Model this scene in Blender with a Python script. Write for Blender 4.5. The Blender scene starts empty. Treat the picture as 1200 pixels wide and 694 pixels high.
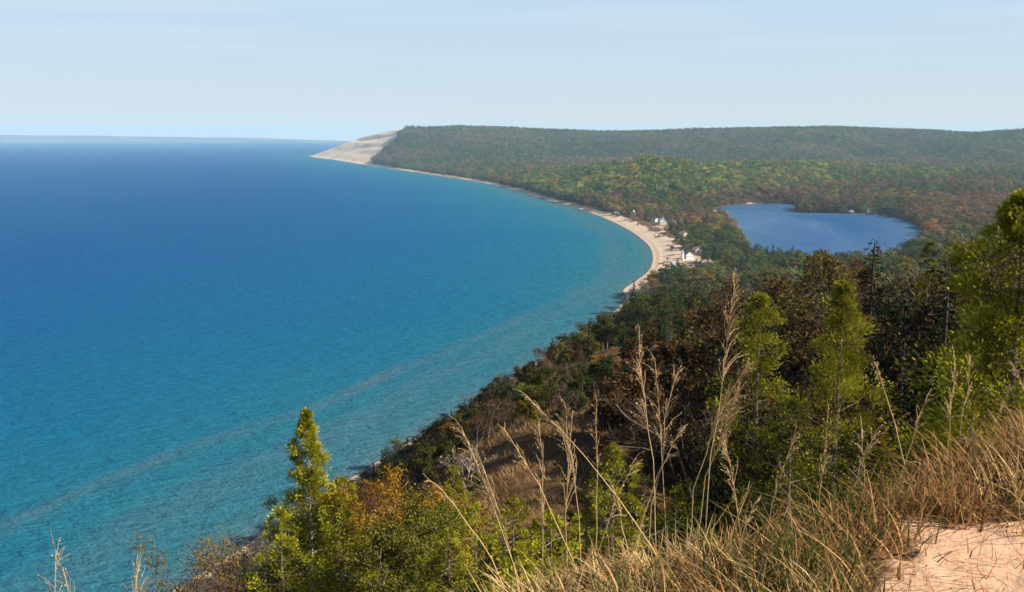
import bpy, math, random
import numpy as np
from mathutils import Vector, Matrix

rng = np.random.default_rng(7)
random.seed(7)
SC = bpy.context.scene
COL = SC.collection
rad = math.radians

# ------------------------------------------------------------------ camera numbers (1200 x 694 pixel grid of the photograph)
F_PX, PITCH, CAM_Z = 1100.0, rad(9.70), 120.0
CP, SP = math.cos(PITCH), math.sin(PITCH)
SUN_EL, SUN_AZ = 34.0, 102.0            # azimuth clockwise from the view direction (+Y)


def ray(px, py):
    a, b = px - 600.0, 347.0 - py
    return np.array([a, F_PX * CP + b * SP, -F_PX * SP + b * CP])


def at(px, py, z=0.0):
    d = ray(px, py)
    t = (z - CAM_Z) / d[2]
    return d[0] * t, d[1] * t


def project(x, y, z):
    zz = z - CAM_Z
    f = y * CP - zz * SP
    up = y * SP + zz * CP
    return 600 + F_PX * x / f, 347 - F_PX * up / f


# ------------------------------------------------------------------ noise and helpers
_T = rng.random((256, 256))


def vnoise(x, y):
    xi, yi = np.floor(x), np.floor(y)
    fx, fy = x - xi, y - yi
    fx, fy = fx * fx * (3 - 2 * fx), fy * fy * (3 - 2 * fy)
    i, j = xi.astype(np.int64) & 255, yi.astype(np.int64) & 255
    i1, j1 = (i + 1) & 255, (j + 1) & 255
    return (_T[i, j] * (1 - fx) + _T[i1, j] * fx) * (1 - fy) + (_T[i, j1] * (1 - fx) + _T[i1, j1] * fx) * fy


def fbm(x, y, o=4):
    s, a, t = 0, 1.0, 0
    for k in range(o):
        s = s + a * (vnoise(x * 2 ** k + 17.3 * k, y * 2 ** k + 9.1 * k) - .5)
        t += a
        a *= .5
    return s / t * 2


def sstep(a, b, x):
    t = np.clip((x - a) / (b - a), 0, 1)
    return t * t * (3 - 2 * t)


def smin(a, b, k):
    h = np.clip(.5 + .5 * (b - a) / k, 0, 1)
    return b * (1 - h) + a * h - k * h * (1 - h)


def smax(a, b, k):
    return -smin(-a, -b, k)


def seg_dist(x, y, pts, closed=False):
    """distance to a polyline and the side of the nearest segment (positive = right of its direction)"""
    best = np.full(x.shape, 1e18)
    side = np.zeros(x.shape)
    n = len(pts)
    for i in range(n if closed else n - 1):
        ax, ay = pts[i]
        bx, by = pts[(i + 1) % n]
        dx, dy = bx - ax, by - ay
        L2 = dx * dx + dy * dy
        t = np.clip(((x - ax) * dx + (y - ay) * dy) / L2, 0, 1)
        d2 = (x - ax - t * dx) ** 2 + (y - ay - t * dy) ** 2
        m = d2 < best - 1e-6
        s = (x - ax) * dy - (y - ay) * dx
        best = np.where(m, d2, best)
        side = np.where(m, s, side)
    return np.sqrt(best), side


def inside(x, y, pts):
    c = np.zeros(x.shape, bool)
    n = len(pts)
    for i in range(n):
        ax, ay = pts[i]
        bx, by = pts[(i + 1) % n]
        cond = ((ay > y) != (by > y))
        xx = ax + (y - ay) / (by - ay + 1e-12) * (bx - ax)
        c ^= cond & (x < xx)
    return c


def smooth_poly(pts, k=6, closed=False):
    """Catmull-Rom through the points"""
    P = [np.array(p, float) for p in pts]
    n = len(P)
    out = []
    for i in range(n if closed else n - 1):
        p0 = P[(i - 1) % n] if closed or i > 0 else P[0]
        p1, p2 = P[i], P[(i + 1) % n]
        p3 = P[(i + 2) % n] if closed or i + 2 < n else P[-1]
        for j in range(k):
            t = j / k
            out.append(tuple(.5 * (2 * p1 + (p2 - p0) * t + (2 * p0 - 5 * p1 + 4 * p2 - p3) * t * t + (3 * p1 - p0 - 3 * p2 + p3) * t ** 3)))
    if not closed:
        out.append(tuple(P[-1]))
    return out


# ------------------------------------------------------------------ plan of the land
SHORE_PX = [(300, 645), (430, 560), (560, 477), (660, 412), (722, 370), (742, 350), (738, 340), (752, 330), (768, 316), (771, 300),
            (764, 286), (744, 271), (716, 257), (680, 244), (640, 233), (600, 221), (560, 212.5), (520, 206.5), (480, 200.5), (435, 194), (395, 187.5), (365, 183.5)]
_s = [at(*p) for p in SHORE_PX]
_d0 = np.array(_s[3]) - np.array(_s[0])
_d0 /= np.linalg.norm(_d0)
SHORE = smooth_poly([tuple(np.array(_s[0]) - _d0 * 2500), tuple(np.array(_s[0]) - _d0 * 300)] + _s + [(-1190, 5900), (-1000, 6700), (-400, 8200), (2000, 10000), (8000, 12500), (30000, 16000)], 4)
LAND = SHORE + [(60000, 15000), (60000, -20000), (SHORE[0][0], -20000)]
AX = _d0                                   # along the near shore
VX = np.array([_d0[1], -_d0[0]])           # inland
V0 = float(np.dot(_s[1], VX))
SD0 = -V0
LAKE_PX = [(836, 247), (850, 241.5), (880, 239), (908, 239.2), (929, 239.6), (935, 242), (931, 248.2), (940, 249.3), (960, 249.8), (1000, 251), (1036, 252.5), (1062, 259), (1080, 271), (1076, 288),
           (1042, 305), (985, 312), (930, 309), (888, 302), (873, 286), (864, 269), (853, 256)]
LAKE_Z = 2.0
LAKE = smooth_poly([at(px, py, LAKE_Z) for px, py in LAKE_PX], 4, True)

HC_PX = [340, 365, 385, 400, 410, 420, 450, 475, 486, 510, 540, 600, 640, 700, 760, 830, 900, 960, 1020, 1080, 1120, 1160, 1210, 1400]
HC_PY = [184, 183, 170, 160, 156.5, 155, 153.5, 151.5, 150, 150, 149, 150, 153, 155, 154, 152, 150, 150, 152, 154, 157, 155, 152, 152]
CREST_U = [-3000, -60, 0, 40, 100, 200, 300, 450, 560, 680, 760, 5000]
CREST_Z = [114, 118.5, 119.2, 108.5, 90.5, 72, 58, 38, 22, 9, 3, 0]
MSLOPE = 119.6 / (SD0 - 2)


def shore_sd(x, y):
    d, s = seg_dist(x, y, SHORE)
    return np.where(inside(x, y, LAND), d, -d)


def lake_sd(x, y):
    d, _ = seg_dist(x, y, LAKE, True)
    return np.where(inside(x, y, LAKE), d, -d)


def height(x, y, full=False):
    x = np.asarray(x, float)
    y = np.asarray(y, float)
    sd = shore_sd(x, y)
    D = np.hypot(x, y)
    u, v = x * AX[0] + y * AX[1], x * VX[0] + y * VX[1]
    front = y > 0
    px = np.where(front, 600 + F_PX * x / np.maximum(y, 1) * CP, 1400)
    h = np.where(sd < 0, np.maximum(sd * .05, -3.0), 1.7 * sstep(0, 34, sd) + 2.6 * sstep(40, 150, sd))
    h = h + (14 * sstep(1900, 3800, D) + 1.6 * fbm(x / 90, y / 90, 3)) * sstep(70, 260, sd)
    # green knolls in the middle distance
    h = h + 38 * np.exp(-((x - 265) / 300) ** 2 - ((y - 2080) / 330) ** 2) * sstep(20, 260, sd)
    rx, ry = (x - 318) * .42 + (y - 2075) * .907, (x - 318) * .907 - (y - 2075) * .42
    h = h + 17 * np.exp(-(np.where(ry < 0, ry / 42, ry / 110)) ** 2) * sstep(-560, -330, rx) * (1 - sstep(-60, 160, rx)) * sstep(16, 80, sd)
    h = h + 27 * np.exp(-((x - 760) / 330) ** 2 - ((y - 2480) / 260) ** 2)
    h = h + 10 * np.exp(-((x - 120) / 160) ** 2 - ((y - 2600) / 300) ** 2) * sstep(20, 200, sd)
    h = h + 9 * fbm(x / 400 + 3, y / 400, 3) * sstep(2000, 3200, D) * sstep(60, 400, sd)
    # long wooded hills and the dune headland
    hc = 120 + (159 - np.interp(px, HC_PX, HC_PY)) / F_PX * 5000 - 16 * sstep(470, 500, px)
    hl = hc * sstep(3300, 5050, D) * (1 + .05 * fbm(x / 330, y / 500, 3) * sstep(470, 520, px)) - 46 * np.abs(fbm(x / 420 + 5, y / 1800, 2)) * sstep(3500, 4200, D) * (1 - sstep(4500, 5000, D)) * sstep(480, 540, px)
    hl = hl * (1 - .75 * sstep(5600, 9000, D))
    hl = smin(hl, np.maximum(sd, 0) * (.35 + .25 * sstep(455, 520, px)) * (1 + .35 * fbm(x / 90 + y / 200, y / 900, 3) * (1 - sstep(440, 500, px))), 12)
    h = h + (smax(h, hl, 8) - h) * sstep(0, 30, sd)
    # the bluff the camera stands on
    crest = np.interp(u, CREST_U, CREST_Z) * (1 - .93 * sstep(70, 480, v) * sstep(-150, 150, u))
    rs = np.maximum(sd - 2, 0) / (SD0 - 2)
    bl = smin(119.6 * np.where(rs < 1, rs ** 1.205, rs) - 20 * (sd < 0), crest, 9)
    win = sstep(12, 45, sd) * sstep(15, 60, crest) * sstep(14, 45, D)
    bl = bl + win * (5.0 * fbm(u / 46 + 1.7, v / 150, 3) + 1.2 * fbm(u / 12, v / 20, 2))
    h = smax(h, bl, 4)
    # a spur running down to the water, the hollow behind the rim and the knob under the viewer
    h = h + 5.0 * np.exp(-((u - 128 + .25 * (v + 40)) / 16) ** 2) * sstep(-120, -70, v) * (1 - sstep(-12, 14, v))
    h = h - 5.5 * np.exp(-((u - 44) / 26) ** 2 - ((v - 0) / 15) ** 2)
    h = h - 7.0 * np.exp(-((x - 13) / 9.5) ** 2 - ((y - 36) / 20) ** 2)
    h = h + 3.0 * np.exp(-((x - 19) / 7) ** 2 - ((y - 22) / 12) ** 2)
    azd = np.degrees(np.arctan2(x, y))
    rim = np.interp(azd, [-180, -120, -60, -25, -12, 0, 10, 15, 20, 24, 28, 40, 90, 180], [9, 4, 2.0, 2.1, 2.6, 3.0, 3.1, 3.3, 3.8, 4.2, 4.9, 7, 14, 9])
    pw = 1 - sstep(rim - .4, rim + 2.0, D + .35 * fbm(x / .8, y / .8, 2))
    h = h + (118.32 + .03 * (x - 2) - h) * pw + .05 * fbm(x / .9, y / .9, 3) * (D < 40)
    fp = np.zeros_like(h)
    nearm = D < 7
    if nearm.any():
        gg = np.random.default_rng(5)
        for k in range(34):
            fx0, fy0, fa = gg.uniform(1.1, 3.6), gg.uniform(1.6, 3.9), gg.uniform(-.6, .6)
            xa, ya = (x - fx0) * math.cos(fa) + (y - fy0) * math.sin(fa), -(x - fx0) * math.sin(fa) + (y - fy0) * math.cos(fa)
            rr_ = np.sqrt((xa / .055) ** 2 + (ya / .14) ** 2)
            fp = fp + (-.030 * np.exp(-rr_ ** 2.5) + .012 * np.exp(-((rr_ - 1.35) / .35) ** 2)) * gg.uniform(.4, 1)
        h = h + fp * nearm
    # the small lake
    ls = lake_sd(x, y)
    h = np.where(ls > 0, LAKE_Z - np.minimum(ls * .12, 3), LAKE_Z + (h - LAKE_Z) * sstep(0, 60, -ls) + .25 * sstep(0, 6, -ls))
    h = np.where((ls <= 0) & (sd > 60) & (h < LAKE_Z + .1), LAKE_Z + .1, h)
    if full:
        return h, sd, ls, u, v
    return h


def hz(x, y):
    return float(height(np.array([x]), np.array([y]))[0])


def ground_hit(px, py, tmin=2.0, tmax=6000):
    """first point where the pixel's ray meets the land"""
    d = ray(px, py)
    d = d / np.hypot(d[0], d[1])
    t = tmin * (tmax / tmin) ** np.linspace(0, 1, 900)
    g = CAM_Z + d[2] * t - height(d[0] * t, d[1] * t)
    k = np.argmax(g < 0)
    if g[k] >= 0:
        return None
    return d[0] * t[k], d[1] * t[k]


# ------------------------------------------------------------------ object helpers
def tag(o, label=None, cat=None, group=None, kind=None):
    if label: o['label'] = label
    if cat: o['category'] = cat
    if group: o['group'] = group
    if kind: o['kind'] = kind
    return o


def empty(name, loc, rz=0.0):
    o = bpy.data.objects.new(name, None)
    o.empty_display_size = .3
    o.location = loc
    o.rotation_euler = (0, 0, rz)
    COL.objects.link(o)
    return o


def link(name, me, parent=None, loc=(0, 0, 0), rz=0.0):
    o = bpy.data.objects.new(name, me)
    COL.objects.link(o)
    o.location = loc
    o.rotation_euler = (0, 0, rz)
    if parent: o.parent = parent
    return o


def np_mesh(name, verts, faces, mats, midx=None, attrs=None, smooth=False):
    """verts (n,3); faces: list of (m,k) int arrays; attrs {name: (domain, type, data)}"""
    me = bpy.data.meshes.new(name)
    verts = np.asarray(verts, np.float32)
    me.vertices.add(len(verts))
    me.vertices.foreach_set('co', verts.ravel())
    loops = np.concatenate([np.asarray(f, np.int32).ravel() for f in faces])
    sizes = np.concatenate([np.full(len(f), np.asarray(f).shape[1], np.int32) for f in faces])
    me.loops.add(len(loops))
    me.loops.foreach_set('vertex_index', loops)
    me.polygons.add(len(sizes))
    st = np.zeros(len(sizes), np.int32)
    st[1:] = np.cumsum(sizes)[:-1]
    me.polygons.foreach_set('loop_start', st)
    if midx is not None:
        me.polygons.foreach_set('material_index', np.asarray(midx, np.int32))
    me.polygons.foreach_set('use_smooth', np.full(len(sizes), smooth, bool))
    for m in (mats if isinstance(mats, (list, tuple)) else [mats]):
        me.materials.append(m)
    for k, (dom, typ, data) in (attrs or {}).items():
        a = me.attributes.new(k, typ, dom)
        a.data.foreach_set('color' if typ == 'FLOAT_COLOR' else ('vector' if typ == 'FLOAT_VECTOR' else 'value'), np.asarray(data, np.int32 if typ == 'INT' else np.float32).ravel())
    me.update()
    me.validate()
    return me


class MB:
    """collects tubes, boxes and cards for one mesh"""
    def __init__(s):
        s.v, s.q, s.t, s.lv, s.tl, s.n = [], [], [], [], [], 0

    def add(s, v, q, lv=.5):
        v = np.asarray(v, float)
        q = np.asarray(q, np.int64)
        s.v.append(v)
        (s.q if q.shape[1] == 4 else s.t).append(q + s.n)
        (s.lv if q.shape[1] == 4 else s.tl).append(np.broadcast_to(np.asarray(lv, float), (len(q),)))
        s.n += len(v)

    def tube(s, pts, rads, k=6, lv=.5, cap=True):
        pts = np.asarray(pts, float)
        rads = np.broadcast_to(np.asarray(rads, float), (len(pts),))
        tg = np.gradient(pts, axis=0)
        tg /= np.linalg.norm(tg, axis=1, keepdims=True) + 1e-9
        ref = np.array([1., 0, 0]) if abs(tg[0][0]) < .8 else np.array([0, 1., 0])
        a = np.cross(tg, ref)
        a /= np.linalg.norm(a, axis=1, keepdims=True) + 1e-9
        b = np.cross(tg, a)
        an = np.arange(k) * 2 * np.pi / k
        ring = pts[:, None] + rads[:, None, None] * (a[:, None] * np.cos(an)[None, :, None] + b[:, None] * np.sin(an)[None, :, None])
        n = len(pts)
        i = np.arange(n - 1)[:, None] * k
        j = np.arange(k)[None]
        j1 = (j + 1) % k
        q = np.stack([i + j, i + j1, i + k + j1, i + k + j], -1).reshape(-1, 4)
        s.add(ring.reshape(-1, 3), q, lv)

    def box(s, lo, hi, lv=.5):
        x0, y0, z0 = lo
        x1, y1, z1 = hi
        v = [(x0, y0, z0), (x1, y0, z0), (x1, y1, z0), (x0, y1, z0), (x0, y0, z1), (x1, y0, z1), (x1, y1, z1), (x0, y1, z1)]
        s.add(v, [(0, 3, 2, 1), (4, 5, 6, 7), (0, 1, 5, 4), (1, 2, 6, 5), (2, 3, 7, 6), (3, 0, 4, 7)], lv)

    def mesh(s, name, mat, smooth=False, midx=None):
        f, lv = [], []
        if s.q: f.append(np.concatenate(s.q)); lv.append(np.concatenate(s.lv))
        if s.t: f.append(np.concatenate(s.t)); lv.append(np.concatenate(s.tl))
        return np_mesh(name, np.concatenate(s.v), f, mat, midx, {'lv': ('FACE', 'FLOAT', np.concatenate(lv))}, smooth)


# ------------------------------------------------------------------ materials
def new_mat(name):
    m = bpy.data.materials.new(name)
    m.use_nodes = True
    nt = m.node_tree
    nt.nodes.clear()
    out = nt.nodes.new('ShaderNodeOutputMaterial')
    return m, nt, out


def N(nt, typ, **kw):
    n = nt.nodes.new(typ)
    for k, v in kw.items():
        if k.startswith('i_'):
            n.inputs[int(k[2:]) if k[2:].isdigit() else k[2:].replace('_', ' ')].default_value = v
        else:
            setattr(n, k, v)
    return n


def ramp(nt, stops, interp='LINEAR'):
    n = nt.nodes.new('ShaderNodeValToRGB')
    n.color_ramp.interpolation = interp
    el = n.color_ramp.elements
    while len(el) > 1: el.remove(el[-1])
    el[0].position, el[0].color = stops[0][0], (*stops[0][1], 1)
    for p, c in stops[1:]:
        e = el.new(p)
        e.color = (*c, 1)
    return n


def mixc(nt, fac, a, b, blend='MIX'):
    n = nt.nodes.new('ShaderNodeMix')
    n.data_type = 'RGBA'
    n.blend_type = blend
    for sock, v in ((n.inputs[0], fac), (n.inputs[6], a), (n.inputs[7], b)):
        if hasattr(v, 'links'): nt.links.new(v, sock)
        else: sock.default_value = v if not isinstance(v, tuple) else (*v, 1)
    return n.outputs[2]


def math_n(nt, op, a, b=0.0, clamp=False):
    n = nt.nodes.new('ShaderNodeMath')
    n.operation = op
    n.use_clamp = clamp
    for k, v in enumerate((a, b)):
        if hasattr(v, 'links'): nt.links.new(v, n.inputs[k])
        else: n.inputs[k].default_value = v
    return n.outputs[0]


def noise(nt, vec, scale, detail=4, rough=.55, dist=0.0):
    n = nt.nodes.new('ShaderNodeTexNoise')
    n.inputs['Scale'].default_value = scale
    n.inputs['Detail'].default_value = detail
    n.inputs['Roughness'].default_value = rough
    n.inputs['Distortion'].default_value = dist
    if vec is not None: nt.links.new(vec, n.inputs['Vector'])
    return n.outputs['Fac']


def maprange(nt, v, a, b, c=0.0, d=1.0):
    n = nt.nodes.new('ShaderNodeMapRange')
    nt.links.new(v, n.inputs[0])
    for k, x in zip((1, 2, 3, 4), (a, b, c, d)): n.inputs[k].default_value = x
    return n.outputs[0]


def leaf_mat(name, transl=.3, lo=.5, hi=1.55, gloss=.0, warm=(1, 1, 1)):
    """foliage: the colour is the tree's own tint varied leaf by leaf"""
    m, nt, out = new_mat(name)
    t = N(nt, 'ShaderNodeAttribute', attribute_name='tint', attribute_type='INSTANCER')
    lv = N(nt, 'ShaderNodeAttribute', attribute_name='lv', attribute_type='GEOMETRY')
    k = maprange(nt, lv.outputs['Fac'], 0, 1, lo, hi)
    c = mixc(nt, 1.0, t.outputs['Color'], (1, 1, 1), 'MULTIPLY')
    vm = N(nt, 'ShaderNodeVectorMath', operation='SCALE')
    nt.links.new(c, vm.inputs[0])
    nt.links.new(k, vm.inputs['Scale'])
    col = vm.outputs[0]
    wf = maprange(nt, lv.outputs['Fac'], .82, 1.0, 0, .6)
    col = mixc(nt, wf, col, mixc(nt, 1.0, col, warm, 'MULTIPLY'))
    d = N(nt, 'ShaderNodeBsdfDiffuse')
    tr = N(nt, 'ShaderNodeBsdfTranslucent')
    nt.links.new(col, d.inputs[0])
    nt.links.new(col, tr.inputs[0])
    mx = N(nt, 'ShaderNodeMixShader')
    mx.inputs[0].default_value = transl
    nt.links.new(d.outputs[0], mx.inputs[1])
    nt.links.new(tr.outputs[0], mx.inputs[2])
    last = mx.outputs[0]
    if gloss:
        g = N(nt, 'ShaderNodeBsdfGlossy')
        g.inputs['Roughness'].default_value = .45
        m2 = N(nt, 'ShaderNodeMixShader')
        m2.inputs[0].default_value = gloss
        nt.links.new(last, m2.inputs[1])
        nt.links.new(g.outputs[0], m2.inputs[2])
        last = m2.outputs[0]
    nt.links.new(last, out.inputs[0])
    return m


def simple_mat(name, col, rough=.85, vary=.25, scale=3.0, lvk=0.0):
    m, nt, out = new_mat(name)
    tc = N(nt, 'ShaderNodeTexCoord')
    nz = noise(nt, tc.outputs['Object'], scale, 5)
    k = maprange(nt, nz, .25, .75, 1 - vary, 1 + vary)
    vm = N(nt, 'ShaderNodeVectorMath', operation='SCALE')
    vm.inputs[0].default_value = col
    nt.links.new(k, vm.inputs['Scale'])
    b = N(nt, 'ShaderNodeBsdfPrincipled')
    b.inputs['Roughness'].default_value = rough
    b.inputs['Specular IOR Level'].default_value = .25
    nt.links.new(vm.outputs[0], b.inputs['Base Color'])
    nt.links.new(b.outputs[0], out.inputs[0])
    return m


M_LEAF = leaf_mat('autumn_leaves', .25, .4, 1.6, 0, (1.15, 1.04, .8))
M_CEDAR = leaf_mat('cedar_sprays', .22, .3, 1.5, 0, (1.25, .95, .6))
M_NEEDLE = leaf_mat('conifer_needles', .12, .55, 1.5)
M_GRASS = leaf_mat('grass_blades', .35, .5, 1.5, .03)
M_BARK = simple_mat('grey_brown_bark', (.13, .105, .085), .9, .4, 6)
M_PALEBARK = simple_mat('pale_bark', (.36, .32, .28), .85, .35, 5)
M_STRAW = simple_mat('dry_straw', (.44, .305, .155), .7, .3, 20)
M_PLUME = simple_mat('dry_seed_plume', (.44, .31, .165), .8, .3, 30)


# ------------------------------------------------------------------ terrain sheet
def polar_grid(r, az):
    A, R = np.meshgrid(az, r)
    return R * np.sin(A), R * np.cos(A)


def grid_faces(nr, na, wrap):
    i = np.arange(nr - 1)[:, None] * na
    j = np.arange(na if wrap else na - 1)[None]
    j1 = (j + 1) % na
    return np.stack([i + j, i + na + j, i + na + j1, i + j1], -1).reshape(-1, 4)


az_f = np.radians(np.arange(-36, 36.01, .105))
az_b = np.radians(np.arange(38, 322, 2.0))
az_all = np.concatenate([az_f, az_b])
r_all = .5 * (19600 / .5) ** np.linspace(0, 1, 820)
gx, gy = polar_grid(r_all, az_all)
gh, gsd, gls, gu, gv = height(gx.ravel(), gy.ravel(), True)
gxr, gyr = gx.ravel(), gy.ravel()
gD = np.hypot(gxr, gyr)


def sand_mask(x, y, sd, ls, u, v, h):
    D = np.hypot(x, y)
    nz = fbm(x / 30, y / 30, 4)
    wid = np.interp(D, [600, 900, 1200, 1500, 1800, 3500], [22, 24, 19, 13, 11, 16]) + 8 * nz
    s = 1 - sstep(wid * .8, wid * 1.2, sd)                                        # the beach
    du = fbm(x / 60, y / 60, 4)
    dune = (y > 3700) & (x < -500)
    edge = -600 + (y - 3880) * .075 + 40 * du
    s = np.maximum(s, np.where(dune, 1 - sstep(edge - 12, edge + 12, x), 0))
    # open sand of the village beach and the car park
    px, py = project(x, y, h)
    vil = (D > 780) & (D < 1700) & (sd > 0)
    lawn = sstep(.02, .22, fbm(x / 22 + 3, y / 22, 3) + .12)
    s = np.maximum(s, np.where(vil, .62 * (1 - sstep(48, 66, sd + 12 * nz)) * (1 - sstep(1150, 1420, D)) * lawn, 0))
    s = np.maximum(s, np.where((D > 770) & (D < 940), .9 * (1 - sstep(32, 48, sd + 16 * nz)), 0))
    # bare patch high on the spur and the trampled sand beside the viewer
    b = np.exp(-((u - 150) / 13) ** 2 - ((v + 20) / 9) ** 2) + .45 * np.exp(-((u - 135) / 10) ** 2 - ((v + 62) / 16) ** 2) + .35 * np.exp(-((u - 120) / 8) ** 2 - ((v + 85) / 12) ** 2)
    s = np.maximum(s, np.where((D > 60) & (D < 400), sstep(.25, .6, b + .35 * nz), 0))
    q = ((x - 2.5) / 1.42) ** 2 + ((y - 2.38) / 1.22) ** 2 + .6 * fbm(x / .5, y / .5, 4)
    s = np.maximum(s, np.where(D < 12, 1 - sstep(.75, 1.15, q), 0))
    s = np.maximum(s, np.where((ls < 0) & (ls > -14) & (y > 1650) & (x < 480), .9, 0))
    return s


gsand = sand_mask(gxr, gyr, gsd, gls, gu, gv, gh)
gopen = np.maximum(((gD < 260) & (gv < 30)).astype(float) * sstep(50, 95, gsd), ((gD > 900) & (gD < 1420) & (gsd < 75)).astype(float))
verts = np.column_stack([gxr, gyr, gh])
c0 = len(verts)
verts = np.vstack([verts, [[0, 0, hz(0, 0)]]])
na = len(az_all)
quads = grid_faces(len(r_all), na, True)
j = np.arange(na)
tris = np.column_stack([np.full(na, c0), j, (j + 1) % na])
app = lambda a: np.append(a, a[-1])


def terrain_material():
    m, nt, out = new_mat('dune_ground')
    geo = N(nt, 'ShaderNodeNewGeometry')
    P = geo.outputs['Position']
    sand = N(nt, 'ShaderNodeAttribute', attribute_name='sand').outputs['Fac']
    opn = N(nt, 'ShaderNodeAttribute', attribute_name='open').outputs['Fac']
    sd = N(nt, 'ShaderNodeAttribute', attribute_name='sd').outputs['Fac']
    n1 = noise(nt, P, .05, 6, .6)
    n2 = noise(nt, P, 1.3, 6, .65)
    n3 = noise(nt, P, 24.0, 4, .6)
    mpd = N(nt, 'ShaderNodeMapping')
    mpd.inputs['Rotation'].default_value = (0, 0, rad(-32))
    mpd.inputs['Scale'].default_value = (.016, .004, .03)
    nt.links.new(P, mpd.inputs[0])
    n4 = noise(nt, mpd.outputs[0], 1.0, 6, .65)
    floor = ramp(nt, [(.3, (0.0440, 0.0336, 0.0224)), (.55, (0.0800, 0.0544, 0.0320)), (.75, (0.0600, 0.0520, 0.0256))])
    nt.links.new(n1, floor.inputs[0])
    dry = ramp(nt, [(.28, (0.0600, 0.0336, 0.0192)), (.5, (0.1040, 0.0600, 0.0304)), (.7, (0.1520, 0.0920, 0.0440)), (.85, (0.0800, 0.0680, 0.0256))])
    nt.links.new(n2, dry.inputs[0])
    sc = ramp(nt, [(.2, (.36, .225, .145)), (.5, (.475, .31, .212)), (.8, (.53, .365, .26))])
    mixn = math_n(nt, 'ADD', math_n(nt, 'MULTIPLY', n2, .5), math_n(nt, 'MULTIPLY', n3, .5))
    nt.links.new(mixn, sc.inputs[0])
    # wet sand at the water's edge
    wet = maprange(nt, sd, .5, 3.5, .68, 1.0)
    sv = N(nt, 'ShaderNodeVectorMath', operation='SCALE')
    nt.links.new(sc.outputs[0], sv.inputs[0])
    nt.links.new(wet, sv.inputs['Scale'])
    # scrub, gullies and ribs drawn as darker colour streaks in the big dune face
    streak = maprange(nt, n4, .5, .64, 0, .6)
    sx = N(nt, 'ShaderNodeSeparateXYZ')
    nt.links.new(P, sx.inputs[0])
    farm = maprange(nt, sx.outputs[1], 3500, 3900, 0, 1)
    lit_pale = math_n(nt, 'MULTIPLY', math_n(nt, 'MAXIMUM', maprange(nt, sd, 60, 100, .85, 0), math_n(nt, 'MULTIPLY', farm, .85)), wet)  # same sand, painted paler on beach and dune for its lit angle
    beachc = mixc(nt, lit_pale, sv.outputs[0], (.46, .375, .305))
    beachc = mixc(nt, math_n(nt, 'MULTIPLY', farm, .8), beachc, (.57, .46, .37))  # far dune face lightened once more to read as sunlit
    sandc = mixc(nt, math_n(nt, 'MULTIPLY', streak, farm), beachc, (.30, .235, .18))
    g = mixc(nt, opn, floor.outputs[0], dry.outputs[0])
    thr = math_n(nt, 'ADD', sand, math_n(nt, 'MULTIPLY', math_n(nt, 'SUBTRACT', n2, .5), .7))
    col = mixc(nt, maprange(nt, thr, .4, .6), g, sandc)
    b = N(nt, 'ShaderNodeBsdfPrincipled')
    b.inputs['Roughness'].default_value = .95
    b.inputs['Specular IOR Level'].default_value = .1
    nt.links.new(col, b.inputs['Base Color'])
    bp = N(nt, 'ShaderNodeBump')
    bp.inputs['Strength'].default_value = .55
    bp.inputs['Distance'].default_value = .07
    n5 = noise(nt, P, 4.5, 5, .6)
    nt.links.new(math_n(nt, 'ADD', math_n(nt, 'MULTIPLY', n5, .8), math_n(nt, 'MULTIPLY', n3, .12)), bp.inputs['Height'])
    nt.links.new(bp.outputs[0], b.inputs['Normal'])
    nt.links.new(b.outputs[0], out.inputs[0])
    return m


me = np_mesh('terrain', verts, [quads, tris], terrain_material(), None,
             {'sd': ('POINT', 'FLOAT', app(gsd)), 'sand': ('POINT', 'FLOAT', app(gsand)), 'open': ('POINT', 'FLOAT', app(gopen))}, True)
tag(link('terrain', me), 'bluff, beach, lowland and wooded hills running along the shore', None, None, 'structure')


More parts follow.
